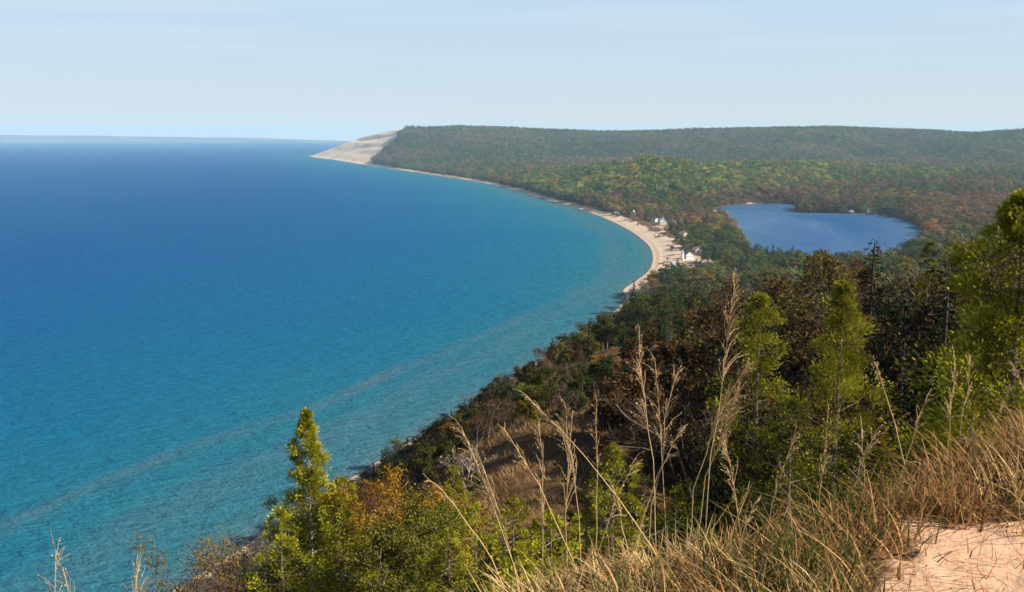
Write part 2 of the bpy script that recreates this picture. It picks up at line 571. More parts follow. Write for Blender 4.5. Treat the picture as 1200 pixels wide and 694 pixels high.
# ------------------------------------------------------------------ water
def water_material(name, stops, wave=(.5, 1.6), bump=.9, gloss=.028, slick=False, rough=.25):
    m, nt, out = new_mat(name)
    geo = N(nt, 'ShaderNodeNewGeometry')
    P = geo.outputs['Position']
    mp = N(nt, 'ShaderNodeMapping')
    mp.inputs['Rotation'].default_value = (0, 0, rad(24))
    mp.inputs['Scale'].default_value = (.42, 1.0, 1.0)
    nt.links.new(P, mp.inputs[0])
    depth = N(nt, 'ShaderNodeAttribute', attribute_name='offshore').outputs['Fac']
    n_big = noise(nt, mp.outputs[0], .006, 5, .6, .6)
    n_mid = noise(nt, mp.outputs[0], .05, 5, .6)
    d = math_n(nt, 'ADD', depth, math_n(nt, 'MULTIPLY', math_n(nt, 'SUBTRACT', n_big, .5), .32))
    d = math_n(nt, 'ADD', d, math_n(nt, 'MULTIPLY', math_n(nt, 'SUBTRACT', n_mid, .5), .14))
    cr = ramp(nt, stops)
    nt.links.new(d, cr.inputs[0])
    col = cr.outputs[0]
    if not slick:
        bar = N(nt, 'ShaderNodeAttribute', attribute_name='bar').outputs['Fac']
        bf = math_n(nt, 'MULTIPLY', bar, maprange(nt, n_mid, .3, .65, .45, 1.0))
        col = mixc(nt, bf, col, (.092, .118, .132))
    # ripples: darker and lighter wavelets
    w1 = noise(nt, mp.outputs[0], wave[0], 4, .65)
    w2 = noise(nt, mp.outputs[0], wave[1], 3, .6)
    w0 = noise(nt, mp.outputs[0], .15, 4, .7)
    bp = N(nt, 'ShaderNodeBump')
    bp.inputs['Strength'].default_value = 1.0
    bp.inputs['Distance'].default_value = bump
    hsum = math_n(nt, 'ADD', math_n(nt, 'MULTIPLY', w1, 1.5), math_n(nt, 'ADD', math_n(nt, 'MULTIPLY', w2, .5), math_n(nt, 'MULTIPLY', w0, 4.5)))
    nt.links.new(hsum, bp.inputs['Height'])
    df = N(nt, 'ShaderNodeBsdfDiffuse')
    nt.links.new(col, df.inputs[0])
    nt.links.new(bp.outputs[0], df.inputs['Normal'])
    gl = N(nt, 'ShaderNodeBsdfGlossy')
    gl.inputs['Roughness'].default_value = rough
    gl.inputs[0].default_value = (.75, .85, 1, 1)
    nt.links.new(bp.outputs[0], gl.inputs['Normal'])
    mx = N(nt, 'ShaderNodeMixShader')
    if slick:
        mp2 = N(nt, 'ShaderNodeMapping')
        mp2.inputs['Scale'].default_value = (.75, .22, 1)
        mp2.inputs['Rotation'].default_value = (0, 0, rad(-18))
        nt.links.new(P, mp2.inputs[0])
        s1 = noise(nt, mp2.outputs[0], .006, 4, .55, 1.8)
        f = maprange(nt, s1, .40, .58, gloss, gloss + .30)
        nt.links.new(f, mx.inputs[0])
        nt.links.new(maprange(nt, s1, .46, .62, rough, rough + .05), gl.inputs['Roughness'])
    else:
        mx.inputs[0].default_value = gloss
    nt.links.new(df.outputs[0], mx.inputs[1])
    nt.links.new(gl.outputs[0], mx.inputs[2])
    nt.links.new(mx.outputs[0], out.inputs[0])
    return m


wr = 60 * (19600 / 60) ** np.linspace(0, 1, 420)
waz = np.radians(np.concatenate([np.arange(-110, -40, 1.5), np.arange(-40, 20, .12), np.arange(20, 60, 2)]))
wx, wy = polar_grid(wr, waz)
wx, wy = wx.ravel(), wy.ravel()
wsd = -shore_sd(wx, wy)
keep = wsd > -60
wf = grid_faces(len(wr), len(waz), False)
wf = wf[keep[wf].any(1)][:, ::-1]
wob = 20 * fbm(wx / 150, wy / 150, 4)
D_w = np.hypot(wx, wy)
barc = np.interp(D_w, [0, 250, 330, 450, 700, 1200, 2500], [96, 90, 78, 66, 50, 60, 80])
bar = np.exp(-((wsd - barc + wob * .9) / np.where(wsd > barc, 4.5, 8)) ** 2) * (1 - sstep(420, 950, D_w)) * (1.0 + .3 * fbm(wx / 45, wy / 45, 3))
bar = np.maximum(bar * .44 * (.55 + .9 * np.clip(.5 + fbm(wx / 90 + 4, wy / 90, 3), 0, 1)), .8 * np.exp(-np.maximum(wsd - 3, 0) / 9))
bar = np.maximum(bar, .28 * np.exp(-((wsd - 36 + wob) / 13) ** 2))
off = np.clip(wsd / 900, 0, 1) ** .6
me = np_mesh('lake_water', np.column_stack([wx, wy, np.zeros_like(wx)]), [wf],
             water_material('great_lake', [(0, (.034, .122, .158)), (.16, (.010, .116, .184)), (.33, (.0032, .099, .202)), (.55, (.002, .079, .212)), (.8, (.003, .066, .208)), (1.0, (.005, .070, .215))]),
             None, {'offshore': ('POINT', 'FLOAT', off), 'bar': ('POINT', 'FLOAT', bar)}, True)
tag(link('lake_water', me), 'wide blue lake with turquoise shallows and a pale sandbar line', None, None, 'structure')

lx = [p[0] for p in LAKE]
ly = [p[1] for p in LAKE]
gxs, gys = np.meshgrid(np.linspace(min(lx) - 30, max(lx) + 30, 150), np.linspace(min(ly) - 30, max(ly) + 30, 150))
ls_ = lake_sd(gxs.ravel(), gys.ravel())
lf = grid_faces(150, 150, False)
lf = lf[(ls_ > -12)[lf].any(1)][:, ::-1]
me = np_mesh('small_lake_water', np.column_stack([gxs.ravel(), gys.ravel(), np.full(ls_.shape, LAKE_Z)]), [lf],
             water_material('small_lake', [(0, (.03, .085, .18)), (.25, (.016, .066, .185)), (1, (.012, .058, .175))], (.6, 2.2), .16, .05, True, .16),
             None, {'offshore': ('POINT', 'FLOAT', np.clip(ls_ / 300, 0, 1))}, True)
tag(link('small_lake_water', me), 'small inland lake with pale wind slicks', None, None, 'structure')

# far shore across the water: low wooded land with pale bluffs
fx = np.linspace(-13500, -3000, 220)
tt = (fx + 13500) / 10500
top = 118 * np.interp(600 + F_PX * fx / 17800, [-250, 0, 60, 130, 230, 300, 385, 420], [1.2, 1.12, 1.08, .9, .72, .6, .25, .0]) * (1 + .10 * fbm(fx / 900, fx * 0 + 3, 4))
rows = []
for fy_, k in ((17500, 0), (17560, .28), (17900, .7), (18500, 1.0), (19300, .7), (19500, -.02)):
    rows.append(np.column_stack([fx, np.full_like(fx, fy_) + 120 * fbm(fx / 1500, fx * 0 + fy_, 3), np.maximum(top * k, 0) - 1]))
fv = np.concatenate(rows)
m_far, nt, out = new_mat('far_shore_cover')
geo = N(nt, 'ShaderNodeNewGeometry')
mpf = N(nt, 'ShaderNodeMapping')
mpf.inputs['Scale'].default_value = (.0012, .0002, .004)
nt.links.new(geo.outputs['Position'], mpf.inputs[0])
nf = noise(nt, mpf.outputs[0], 1.0, 4)
sepf = N(nt, 'ShaderNodeSeparateXYZ')
nt.links.new(geo.outputs['Position'], sepf.inputs[0])
lowf = maprange(nt, sepf.outputs[2], 25, 50, 1, 0)
ff = math_n(nt, 'MULTIPLY', lowf, maprange(nt, nf, .58, .66))
bf = N(nt, 'ShaderNodeBsdfDiffuse')
nt.links.new(mixc(nt, ff, (.085, .085, .085), (.14, .13, .12)), bf.inputs[0])
nt.links.new(bf.outputs[0], out.inputs[0])
me = np_mesh('distant_hills', fv, [grid_faces(6, 220, False)[:, ::-1]], m_far, None, None, True)
tag(link('distant_hills', me), 'low far shore across the lake with pale bluffs', None, None, 'structure')


# ------------------------------------------------------------------ plants: generators
def unit(a):
    return a / (np.linalg.norm(a, axis=-1, keepdims=True) + 1e-9)


def add_leaves(mb, c, size, lv, aspect=.6, bias=None, g=rng):
    """rhombic leaf cards at the points c, turned every way (bias pulls their normals)"""
    n = len(c)
    nrm = g.normal(size=(n, 3))
    if bias is not None: nrm = unit(nrm) + bias
    nrm = unit(nrm)
    t = unit(np.cross(nrm, g.normal(size=(n, 3))))
    b = np.cross(nrm, t)
    s = np.broadcast_to(np.asarray(size, float), (n,))[:, None] * .5
    fold = nrm * s * .25
    v = np.stack([c + t * s, c + b * s * aspect + fold, c - t * s, c - b * s * aspect + fold], 1).reshape(-1, 3)
    mb.add(v, np.arange(4 * n).reshape(n, 4), lv)


def broadleaf(seed, H=12., W=8., clumps=20, per=60, leaf=.5, base=.25, round_=.42, spread=.62):
    """trunk with limbs that reach into leaf clumps; returns (bark MB, leaf MB)"""
    g = np.random.default_rng(seed)
    bk, lf = MB(), MB()
    z = np.linspace(0, .8 * H, 7)
    bend = np.cumsum(g.normal(0, .03 * H / 6, (7, 2)), 0)
    tr = np.column_stack([bend, z])
    bk.tube(tr, np.linspace(.022 * H, .006 * H, 7), 6)
    cz = H * (base + (1 - base) * .5)
    for i in range(clumps):
        d = unit(g.normal(size=3))
        r = g.uniform(.45, 1.0) ** .6
        c = np.array([d[0] * W / 2 * r, d[1] * W / 2 * r, cz + d[2] * (1 - base) * H * .5 * r])
        c[:2] *= g.uniform(.8, 1.15)
        f = np.clip((c[2] - .25 * H) / (.8 * H), .25, .95)
        k = min(int(f * 5), 5)
        p0 = tr[k] + (tr[k + 1] - tr[k]) * .5
        p1 = p0 + (c - p0) * .5 + np.array([0, 0, .02 * H])
        bk.tube([p0, p1, c], [.008 * H, .005 * H, .0015 * H], 4)
        cr = g.uniform(.10, .2) * W * np.array([1.15, 1.15, .8])
        n = int(per * g.uniform(.6, 1.35))
        q = unit(g.normal(size=(n, 3))) * (g.random((n, 1)) ** .45) * cr * 1.15 + c
        add_leaves(lf, q, leaf * g.uniform(.6, 1.35, n), np.clip(g.normal(g.uniform(.25, .75), .16, n), 0, 1), .65, unit(q - c) * .7 + unit(q - np.array([0, 0, cz])) * .9 + np.array([0, 0, .3]), g)
        for _ in range(3):
            e = c + g.normal(0, .16 * W, 3) * .7
            bk.tube([c, e], [.0018 * H, .0008 * H], 3)
    return bk, lf


def twiggy(seed, H=8., W=5., leaf=.16, leaves=3200, stems=1, gap=.0, fork=4):
    """half bare autumn tree: stems forking into limbs and fine twigs, small leaves along the twigs"""
    g = np.random.default_rng(seed)
    bk, lf = MB(), MB()
    tips = []

    def grow(p, d, L, r, lev):
        n = 4
        pts = [p]
        dd = d
        for i in range(n):
            dd = unit(dd + g.normal(0, .13 + .05 * lev, 3) + np.array([0, 0, .05]))
            pts.append(pts[-1] + dd * L / n)
        bk.tube(pts, np.linspace(r, r * .5, n + 1), 6 if lev == 0 else 4 if lev == 1 else 3)
        if lev >= 2: tips.append((pts, lev))
        if lev >= 3: return
        kids = fork + (2 if lev == 0 else 0) + (1 if g.random() < .5 else 0)
        for i in range(kids):
            t = g.uniform(.3, 1.0) if lev else g.uniform(.35, 1.0)
            k = min(int(t * n), n - 1)
            q = pts[k] + (pts[k + 1] - pts[k]) * (t * n - k)
            side = unit(np.cross(dd, g.normal(size=3)))
            ang = g.uniform(.45, .95)
            nd = unit(dd * math.cos(ang) + side * math.sin(ang) * np.array([W / H * 1.5, W / H * 1.5, 1]) + np.array([0, 0, .12]))
            grow(q, nd, L * g.uniform(.45, .7) * (1.1 - .35 * t), r * .45 * (1.15 - .4 * t), lev + 1)
    for s_ in range(stems):
        a = g.uniform(0, 6.28)
        lean = .08 if stems == 1 else .35
        grow(np.array([g.normal(0, .1) * (stems > 1), g.normal(0, .1) * (stems > 1), -.1]), unit(np.array([math.cos(a) * lean, math.sin(a) * lean, 1.])), H * .62, .016 * H / math.sqrt(stems), 0)
    w = np.array([1.0 for _ in tips])
    per = max(1, int(leaves / max(len(tips), 1)))
    C, LV = [], []
    for pts, lev in tips:
        if g.random() < gap: continue
        P = np.array(pts)
        n = max(1, int(per * g.uniform(.3, 1.8)))
        k = g.integers(0, len(P) - 1, n)
        f = g.random((n, 1))
        C.append(P[k] * (1 - f) + P[k + 1] * f + g.normal(0, .022 * H, (n, 3)))
        LV.append(np.clip(g.normal(g.uniform(.3, .7), .18, n), 0, 1))
    if C:
        C, LV = np.concatenate(C), np.concatenate(LV)
        add_leaves(lf, C, leaf * g.uniform(.6, 1.4, len(C)), LV, .6, np.array([0, 0, .3]), g)
    return bk, lf


def frond(g):
    """flat scale-leaf spray about one unit long, as narrow rhombs"""
    R = []
    def rh(p, d, L, w):
        p, d = np.array(p), np.array(d)
        nrm = np.array([-d[1], d[0], 0])
        R.append([p, p + d * L * .45 + nrm * w, p + d * L, p + d * L * .45 - nrm * w])
    rh((0, 0, 0), (1, 0, 0), 1.0, .05)
    for i, t in enumerate((.2, .45, .7)):
        for s in (-1, 1):
            a = .75 - .25 * t + g.uniform(-.12, .12)
            d = (math.cos(a), s * math.sin(a), 0)
            L = .52 * (1 - .62 * t) * g.uniform(.8, 1.15)
            rh((t, 0, -.10 * t * t), d, L, .055)
            if t < 0:
                a2 = a - .55
                rh((t + d[0] * L * .45, d[1] * L * .45, -.1 * t * t), (math.cos(a2), s * math.sin(a2), 0), L * .5, .028)
    R = np.array(R)
    R[..., 2] -= .12 * R[..., 0] ** 2
    return R


def add_fronds(mb, p, d, size, lv, g, nrm=None):
    T = frond(g)
    n, m = len(p), len(T)
    d = unit(d)
    s = unit(np.cross(d, g.normal(size=(n, 3)) * (.7 if nrm is None else .28) + (np.array([0, 0, 1.]) if nrm is None else nrm)))
    w = np.cross(d, s)
    sz = np.broadcast_to(np.asarray(size, float), (n,))
    v = (T[None, :, :, 0, None] * d[:, None, None] + T[None, :, :, 1, None] * s[:, None, None] + T[None, :, :, 2, None] * w[:, None, None]) * sz[:, None, None, None] + p[:, None, None]
    mb.add(v.reshape(-1, 3), np.arange(n * m * 4).reshape(-1, 4), np.clip(np.repeat(lv, m) + g.normal(0, .06, n * m), 0, 1))


def cedar(seed, H=8., W=3.4, n_limbs=70, per=26, size=.42, low=.04, ragged=.35, shape=.75, spire=.12):
    """white cedar: dense ragged cone; limbs end in flattened clumps of flat sprays, dark gaps between the clumps"""
    g = np.random.default_rng(seed)
    bk, lf = MB(), MB()
    z = np.linspace(-.15, H * .96, 12)
    wob = np.cumsum(g.normal(0, .010 * H / 8, (12, 2)), 0)
    tr = np.column_stack([wob, z])
    bk.tube(tr, np.linspace(.014 * H + .02, .008, 12), 7)
    lobe = g.uniform(0, 6.28, 3)
    n_c = int(n_limbs * 1.9)
    fs = size * .34
    for i in range(n_c):
        f = low + (1 - low) * ((i + g.random()) / n_c) ** 1.12
        a = i * 2.4 + g.normal(0, .5)
        env = W * .5 * ((1 - f) ** shape * (1 + .22 * math.sin(2 * a + lobe[0]) * math.sin(9 * f + lobe[1])) + spire * .45 * (1 - f) ** .4)
        if f < .10: env *= .8
        env = env * (1 + .22 * math.sin(23 * f + lobe[2]) * ragged / .35)
        r = env * (g.uniform(1 - ragged, 1.08) if g.random() < .64 else g.uniform(.12, .6))
        o = np.array([math.cos(a), math.sin(a), 0])
        p0 = np.array([np.interp(f * H, z, wob[:, 0]), np.interp(f * H, z, wob[:, 1]), f * H])
        rise = (r * (.05 + .4 * f) + g.normal(0, .02 * H)) * (1 - f) ** .5
        c = p0 + o * r + np.array([0, 0, rise])
        c[2] = min(c[2], H * .985)
        pts = np.array([p0, p0 + o * r * .5 + np.array([0, 0, rise * .3]), c])
        bk.tube(pts, [.010 + .005 * r, .008, .004], 3)
        cr = (.066 * W * (1 - .75 * f) + .10 * env) * g.uniform(.6, 1.3)
        n = max(8, int(per * 3.6 * g.uniform(.7, 1.3)))
        q = g.normal(0, 1, (n, 3)) * np.array([1, 1, .8]) * cr * .55
        dn = unit(q) * .8 + o * .9 + np.array([0, 0, .55])
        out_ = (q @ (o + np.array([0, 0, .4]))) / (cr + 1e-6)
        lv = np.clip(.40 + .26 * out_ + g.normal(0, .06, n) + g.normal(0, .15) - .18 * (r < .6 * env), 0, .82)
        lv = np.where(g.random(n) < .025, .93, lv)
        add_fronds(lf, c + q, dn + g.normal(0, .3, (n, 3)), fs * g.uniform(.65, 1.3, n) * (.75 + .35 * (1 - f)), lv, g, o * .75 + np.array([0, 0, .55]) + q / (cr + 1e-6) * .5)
    n = int(per * 1.5)
    q = np.column_stack([np.zeros(n), np.zeros(n), np.linspace(.86 * H, .985 * H, n)]) + np.append(wob[-1], 0)
    add_fronds(lf, q, g.normal(0, .4, (n, 3)) + np.array([0, 0, .9]), size * .42 * g.uniform(.6, 1.1, n), np.clip(g.normal(.6, .12, n), 0, .82), g)
    return bk, lf


def spruce(seed, H=14., W=5., levels=24, leaf=.55, dense=1.0):
    g = np.random.default_rng(seed)
    bk, lf = MB(), MB()
    bk.tube([(0, 0, -.2), (g.normal(0, .05), g.normal(0, .05), H * .5), (0, 0, H)], [.02 * H, .012 * H, .02], 6)
    for i in range(levels):
        f = .08 + .9 * i / (levels - 1)
        L0 = W * .5 * (1 - f) ** .8 + .12
        for k in range(max(4, int(8 * (1 - f) + 3))):
            a = g.uniform(0, 6.28)
            L = L0 * g.uniform(.65, 1.15)
            zz = f * H + g.normal(0, .012 * H)
            p = np.array([math.cos(a) * L, math.sin(a) * L, -(.25 - .2 * f) * L])
            if g.random() < .5: bk.tube([(0, 0, zz), p * .9 + (0, 0, zz)], [.03, .008], 3)
            n = max(3, int(9 * dense * L / (W * .5) + 3))
            t = g.uniform(.1, 1, (n, 1))
            c = p * t + np.array([0, 0, zz]) + g.normal(0, .06 * W * .5, (n, 3))
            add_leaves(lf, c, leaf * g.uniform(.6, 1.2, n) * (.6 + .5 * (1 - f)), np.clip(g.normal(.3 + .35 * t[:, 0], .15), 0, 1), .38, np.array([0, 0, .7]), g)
    return bk, lf


def two_mat_mesh(name, bk, lf, leafmat, bark=M_BARK):
    """one mesh with bark and leaves, for trees too small in view to show parts"""
    mb = MB()
    midx = []
    nq = sum(len(a) for a in bk.q)
    mb.v, mb.n = list(bk.v), bk.n
    mb.q, mb.lv = list(bk.q), list(bk.lv)
    for v in lf.v: mb.v.append(v)
    for q, l in zip(lf.q, lf.lv):
        mb.q.append(q + mb.n)
        mb.lv.append(l)
    tot = sum(len(a) for a in mb.q)
    midx = np.zeros(tot, np.int32)
    midx[nq:] = 1
    return mb.mesh(name, [bark, leafmat], False, midx)


TINT = {
    'olive': (.080, .076, .022), 'green': (.046, .070, .020), 'yellow-green': (.115, .120, .022), 'golden': (.190, .120, .022), 'rust-brown': (.125, .066, .032),
    'brown': (.098, .060, .030), 'bare grey-brown': (.125, .092, .070), 'red': (.130, .050, .032), 'dark green': (.020, .040, .018), 'orange': (.165, .088, .028)}


def jit(c, k, g=rng):
    f = 1 + g.normal(0, k)
    return tuple(float(max(.005, x * f * (1 + g.normal(0, k * .45)))) for x in c)


def tree_thing(name, meshes, loc, scale, rz, tint, label, cat, group=None):
    """an Empty at the foot of the tree carrying trunk and crown"""
    e = empty(name, loc, rz)
    e.scale = scale if hasattr(scale, '__len__') else (scale,) * 3
    t = link('trunk', meshes[0], e)
    c = link('crown', meshes[1], e)
    c['tint'] = (*tint, 1.0)
    return tag(e, label, cat, group)


# ------------------------------------------------------------------ woods: scatter, pick the trees that show largest, keep the rest as one mass
PROTO = {}
for k in range(3): PROTO['broad%d' % k] = two_mat_mesh('broadleaf_tree', *broadleaf(100 + k, 12, (8.5, 9.5, 7.5)[k], (20, 24, 18)[k], 62, .62), M_LEAF)
for k in range(2): PROTO['thin%d' % k] = two_mat_mesh('half_bare_tree', *broadleaf(120 + k, 12, 7.0, 28, 44, .42, .2), M_LEAF)
for k in range(2): PROTO['spruce%d' % k] = two_mat_mesh('spruce_tree', *spruce(140 + k, 14, (5.2, 6.2)[k], 20, .95), M_NEEDLE)
PK = list(PROTO)


def scatter(D0, D1, step, half=34.0):
    n = int((D1 * 2 * math.tan(rad(half)) / step)) + 2
    m = int(D1 / step) + 2
    X, Y = np.meshgrid((np.arange(n) - n / 2) * step, np.arange(m) * step)
    X = X + rng.uniform(-.46, .46, X.shape) * step
    Y = Y + rng.uniform(-.46, .46, X.shape) * step
    X, Y = X.ravel(), Y.ravel()
    D = np.hypot(X, Y)
    k = (D >= D0) & (D < D1) & (np.abs(np.degrees(np.arctan2(X, Y))) < half) & (Y > 0)
    return X[k], Y[k]


PTS = [scatter(62, 420, 5.2), scatter(420, 1150, 6.6), scatter(1150, 2600, 8.6), scatter(2600, 3700, 11.5), scatter(3700, 6000, 13.5)]
PTS += [scatter(30, 72, 1.9), scatter(72, 330, 2.7), scatter(850, 2000, 4.6)]
X = np.concatenate([p[0] for p in PTS])
Y = np.concatenate([p[1] for p in PTS])
SHR = np.repeat([0, 0, 0, 0, 0, 1, 1, 2], [len(p[0]) for p in PTS])
Z, SD, LS, U, V = height(X, Y, True)
D = np.hypot(X, Y)
PXg, PYg = project(X, Y, Z)
rnd = rng.random(len(X))
nz1 = fbm(X / 45, Y / 45, 3)
prob = np.ones(len(X))
prob[SD < np.interp(D, [300, 500, 620, 900, 1500, 2000], [7, 9, 17, 22, 13, 11]) + 5 * nz1] = 0
prob[LS > -4] = 0
prob[sand_mask(X, Y, SD, LS, U, V, Z) > .4] = 0
prob[(Z < .6)] = 0
near_slope = (D < 420) & (V < -12 + 10 * nz1)
prob = np.where(near_slope & (SD > 78 + 22 * nz1) & (D < 240), 0, prob)
prob = np.where((D < 420) & (SD > 7) & (SD < 78), .92, prob)
prob = np.where((D >= 240) & (D < 420) & near_slope & (SD > 100), .55, prob)
car = (D > 770) & (D < 965) & (SD < 88)
prob = np.where(car, np.where(SD > 30, .65, .18) * (SD > 20), prob)
prob = np.where((PXg > 762) & (PXg < 826) & (PYg > 301) & (PYg < 331), 0, prob)
vil = (D > 965) & (D < 1380) & (SD < 64)
prob = np.where(vil, np.where(SD > 42, .7, .25) * (SD > 26), prob)
prob = np.where((D > 600) & (D < 770) & (SD < 46), .4 * (SD > 14), prob)
brush = (V < 6) & (SD > 50) & (SD < 190) & (U > 26)
bare = np.zeros(len(X))
for bp_, rr, kk in (((640, 552), 4.2, 1.1), ((605, 560), 3, .9), ((690, 478), 4.5, 1.0), ((655, 500), 3.5, .9), ((745, 438), 6, 1.2), ((775, 425), 5, 1.), ((715, 452), 5, 1.)):
    q = ground_hit(*bp_)
    kk = kk if q[1] < 48 else kk * .8
    bare = np.maximum(bare, kk * np.exp(-((X - q[0]) ** 2 + ((Y - q[1]) * .6) ** 2) / (1.4 * rr) ** 2))
bare_old = np.exp(-((U - 142) / 13) ** 2 - ((V + 24) / 12) ** 2) + .9 * np.exp(-((U - 122 + .25 * (V + 40)) / 9) ** 2) * (V < -30) + np.exp(-((U - 70) / 9) ** 2 - ((V + 34) / 20) ** 2)
prob = np.where(SHR == 1, np.where(brush, np.clip(.92 - 1.3 * bare + .35 * nz1, 0, .95), 0), prob)
prob = np.where(SHR == 2, np.where((LS < -2) & (LS > -24), .8, 0), prob)
lowleft = (PXg < 330) & (D < 420)
prob = np.where(lowleft, np.where(SHR == 0, .35, 0) * (SD > 18) * prob, prob)
# beside houses
HOUSE_PX = [(775, 263), (767, 261), (742, 254), (729, 247), (723, 251), (805, 304), (800, 305), (688, 216), (684, 214), (834, 313), (826, 248), (838, 249), (998, 248.9), (1018, 248.8), (1027, 250), (809, 313), (789, 306), (752.5, 249), (789, 263), (708, 240.5), (801, 277), (818, 296)]
for hx, hy in HOUSE_PX:
    q = at(hx, hy, 4.0) if hx > 700 else ground_hit(hx, hy)
    tow = -np.array(q) / np.linalg.norm(q)
    al = (X - q[0]) * tow[0] + (Y - q[1]) * tow[1]
    ac = np.abs((X - q[0]) * -tow[1] + (Y - q[1]) * tow[0])
    prob = np.where((al > -7) & (al < (70 if q[1] > 1150 else 30)) & (ac < (6 if q[1] > 1250 else 8)), 0, prob)
k = rng.random(len(X)) < prob
X, Y, Z, SD, LS, U, V, D, PXg, PYg, nz1, SHR = (a[k] for a in (X, Y, Z, SD, LS, U, V, D, PXg, PYg, nz1, SHR))
n_all = len(X)

# what grows where
NAMES = ['olive', 'green', 'yellow-green', 'golden', 'rust-brown', 'brown', 'bare grey-brown', 'red', 'dark green', 'orange']


def mixw(**kw):
    return np.array([kw.get(n.replace('-', '_').replace(' ', '_'), 0) for n in NAMES], float)


Wt = np.zeros((n_all, 10))
zone = np.full(n_all, 'plain', dtype=object)
patch = fbm(X / 210 + 8, Y / 260, 3)
patch2 = fbm(X / 420 + 2, Y / 300 + 6, 3)
hill = D > 3500
zone[hill] = 'hill'
knoll = (np.exp(-((X - 265) / 330) ** 2 - ((Y - 2080) / 380) ** 2) + np.exp(-((X - 760) / 360) ** 2 - ((Y - 2480) / 300) ** 2) > .28) & ~hill
zone[knoll] = 'knoll'
bl = (D < 620) & (U < 640)
zone[bl & (SD >= 92)] = 'crest'
zone[bl & (SD < 92)] = 'shoreslope'
zone[SHR == 1] = 'brush'
vilz = (D > 720) & (D < 1500) & (SD < 240)
zone[vilz] = 'village'
for zn, w in dict(hill=mixw(olive=4.5, green=6, yellow_green=.8, rust_brown=.45, brown=.9, bare_grey_brown=1.2, dark_green=2.2, orange=.1),
                  knoll=mixw(olive=4, green=6.5, yellow_green=2.2, golden=.3, rust_brown=.25, dark_green=1.6, brown=.3),
                  plain=mixw(olive=3.2, green=2.4, yellow_green=1.1, golden=.25, rust_brown=2.2, brown=2.0, bare_grey_brown=1.8, red=.15, dark_green=1.8, orange=.25),
                  village=mixw(olive=3.0, green=2.4, yellow_green=1.4, golden=.7, rust_brown=1.4, brown=1.4, bare_grey_brown=1.2, dark_green=2.4, orange=.4),
                  brush=mixw(olive=3.6, green=1.6, yellow_green=.6, golden=.3, rust_brown=.8, brown=1.8, bare_grey_brown=1.0, dark_green=2.2),
                  crest=mixw(olive=3.4, green=1.0, yellow_green=.6, golden=.4, rust_brown=.9, brown=1.8, bare_grey_brown=.8, dark_green=1.8),
                  shoreslope=mixw(olive=2.4, green=1.6, yellow_green=.5, golden=.4, rust_brown=.7, brown=1.2, bare_grey_brown=.5, dark_green=2.0)).items():
    Wt[zone == zn] = w
warm = np.array([0, 0, 0, 0, 1, 1, 1, 1, 0, 1.])
cold = np.array([.6, 1, .3, 0, 0, 0, 0, 0, 1, 0])
zsl = ((zone == 'brush') | (zone == 'crest'))[:, None]
Wt *= np.exp(np.where(zsl, .4, 1.0) * (2.6 * patch[:, None] - .35) * warm + 2.8 * -patch[:, None] * cold)
Wt *= np.exp((1.5 * sstep(-.1, .5, patch2) * ((zone == 'plain') | (zone == 'hill')))[:, None] * warm)
cum = np.cumsum(Wt, 1)
ci = (rng.random(n_all)[:, None] * cum[:, -1:] > cum).sum(1)
ci = np.minimum(ci, 9)
colname = np.array(NAMES, dtype=object)[ci]
kindi = np.where(ci == 8, 5 + rng.integers(0, 2, n_all), np.where((ci == 6) | (ci == 5), 3 + rng.integers(0, 2, n_all), rng.integers(0, 3, n_all)))
hgt = np.where(zone == 'hill', 15, np.where(zone == 'knoll', 14, np.where(zone == 'plain', 11.5, np.where(zone == 'village', 9.5, np.where(zone == 'crest', 7.6, 6.4)))))
hgt = hgt * np.clip(np.exp(rng.normal(0, .30, n_all)), .45, 1.7) * np.where(ci == 8, 1.18, 1.0) * np.where(D < 110, .75, 1) 
hgt = np.where(SHR == 1, rng.uniform(2.0, 5.2, n_all) * np.interp(D, [36, 47, 56, 90, 180], [.30, .38, .75, .95, 1.15]), hgt)
hgt = np.where((PXg < 330) & (D < 420), rng.uniform(1.6, 3.2, n_all), hgt)
hgt = np.where(SHR == 2, rng.uniform(4, 7, n_all), hgt)
protoH = np.where(kindi >= 5, 14., 12.)
scl = hgt / protoH
fat = np.where(hill, 1.55, np.where(D > 2600, 1.5, np.where(D > 600, 1.38, 1.05))) * rng.uniform(.8, 1.25, n_all)
tints = np.array([TINT[c] for c in NAMES])[ci] * (1 + rng.normal(0, .17, (n_all, 1))) * (1 + rng.normal(0, .07, (n_all, 3)))
tints = tints * (1 + .35 * np.clip(patch2 + .4 * fbm(X / 60, Y / 60, 2), -1, 1))[:, None]
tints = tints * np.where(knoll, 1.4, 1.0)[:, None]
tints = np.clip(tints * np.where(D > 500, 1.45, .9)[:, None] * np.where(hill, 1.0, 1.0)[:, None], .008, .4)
rotz = rng.uniform(0, 6.28, n_all)

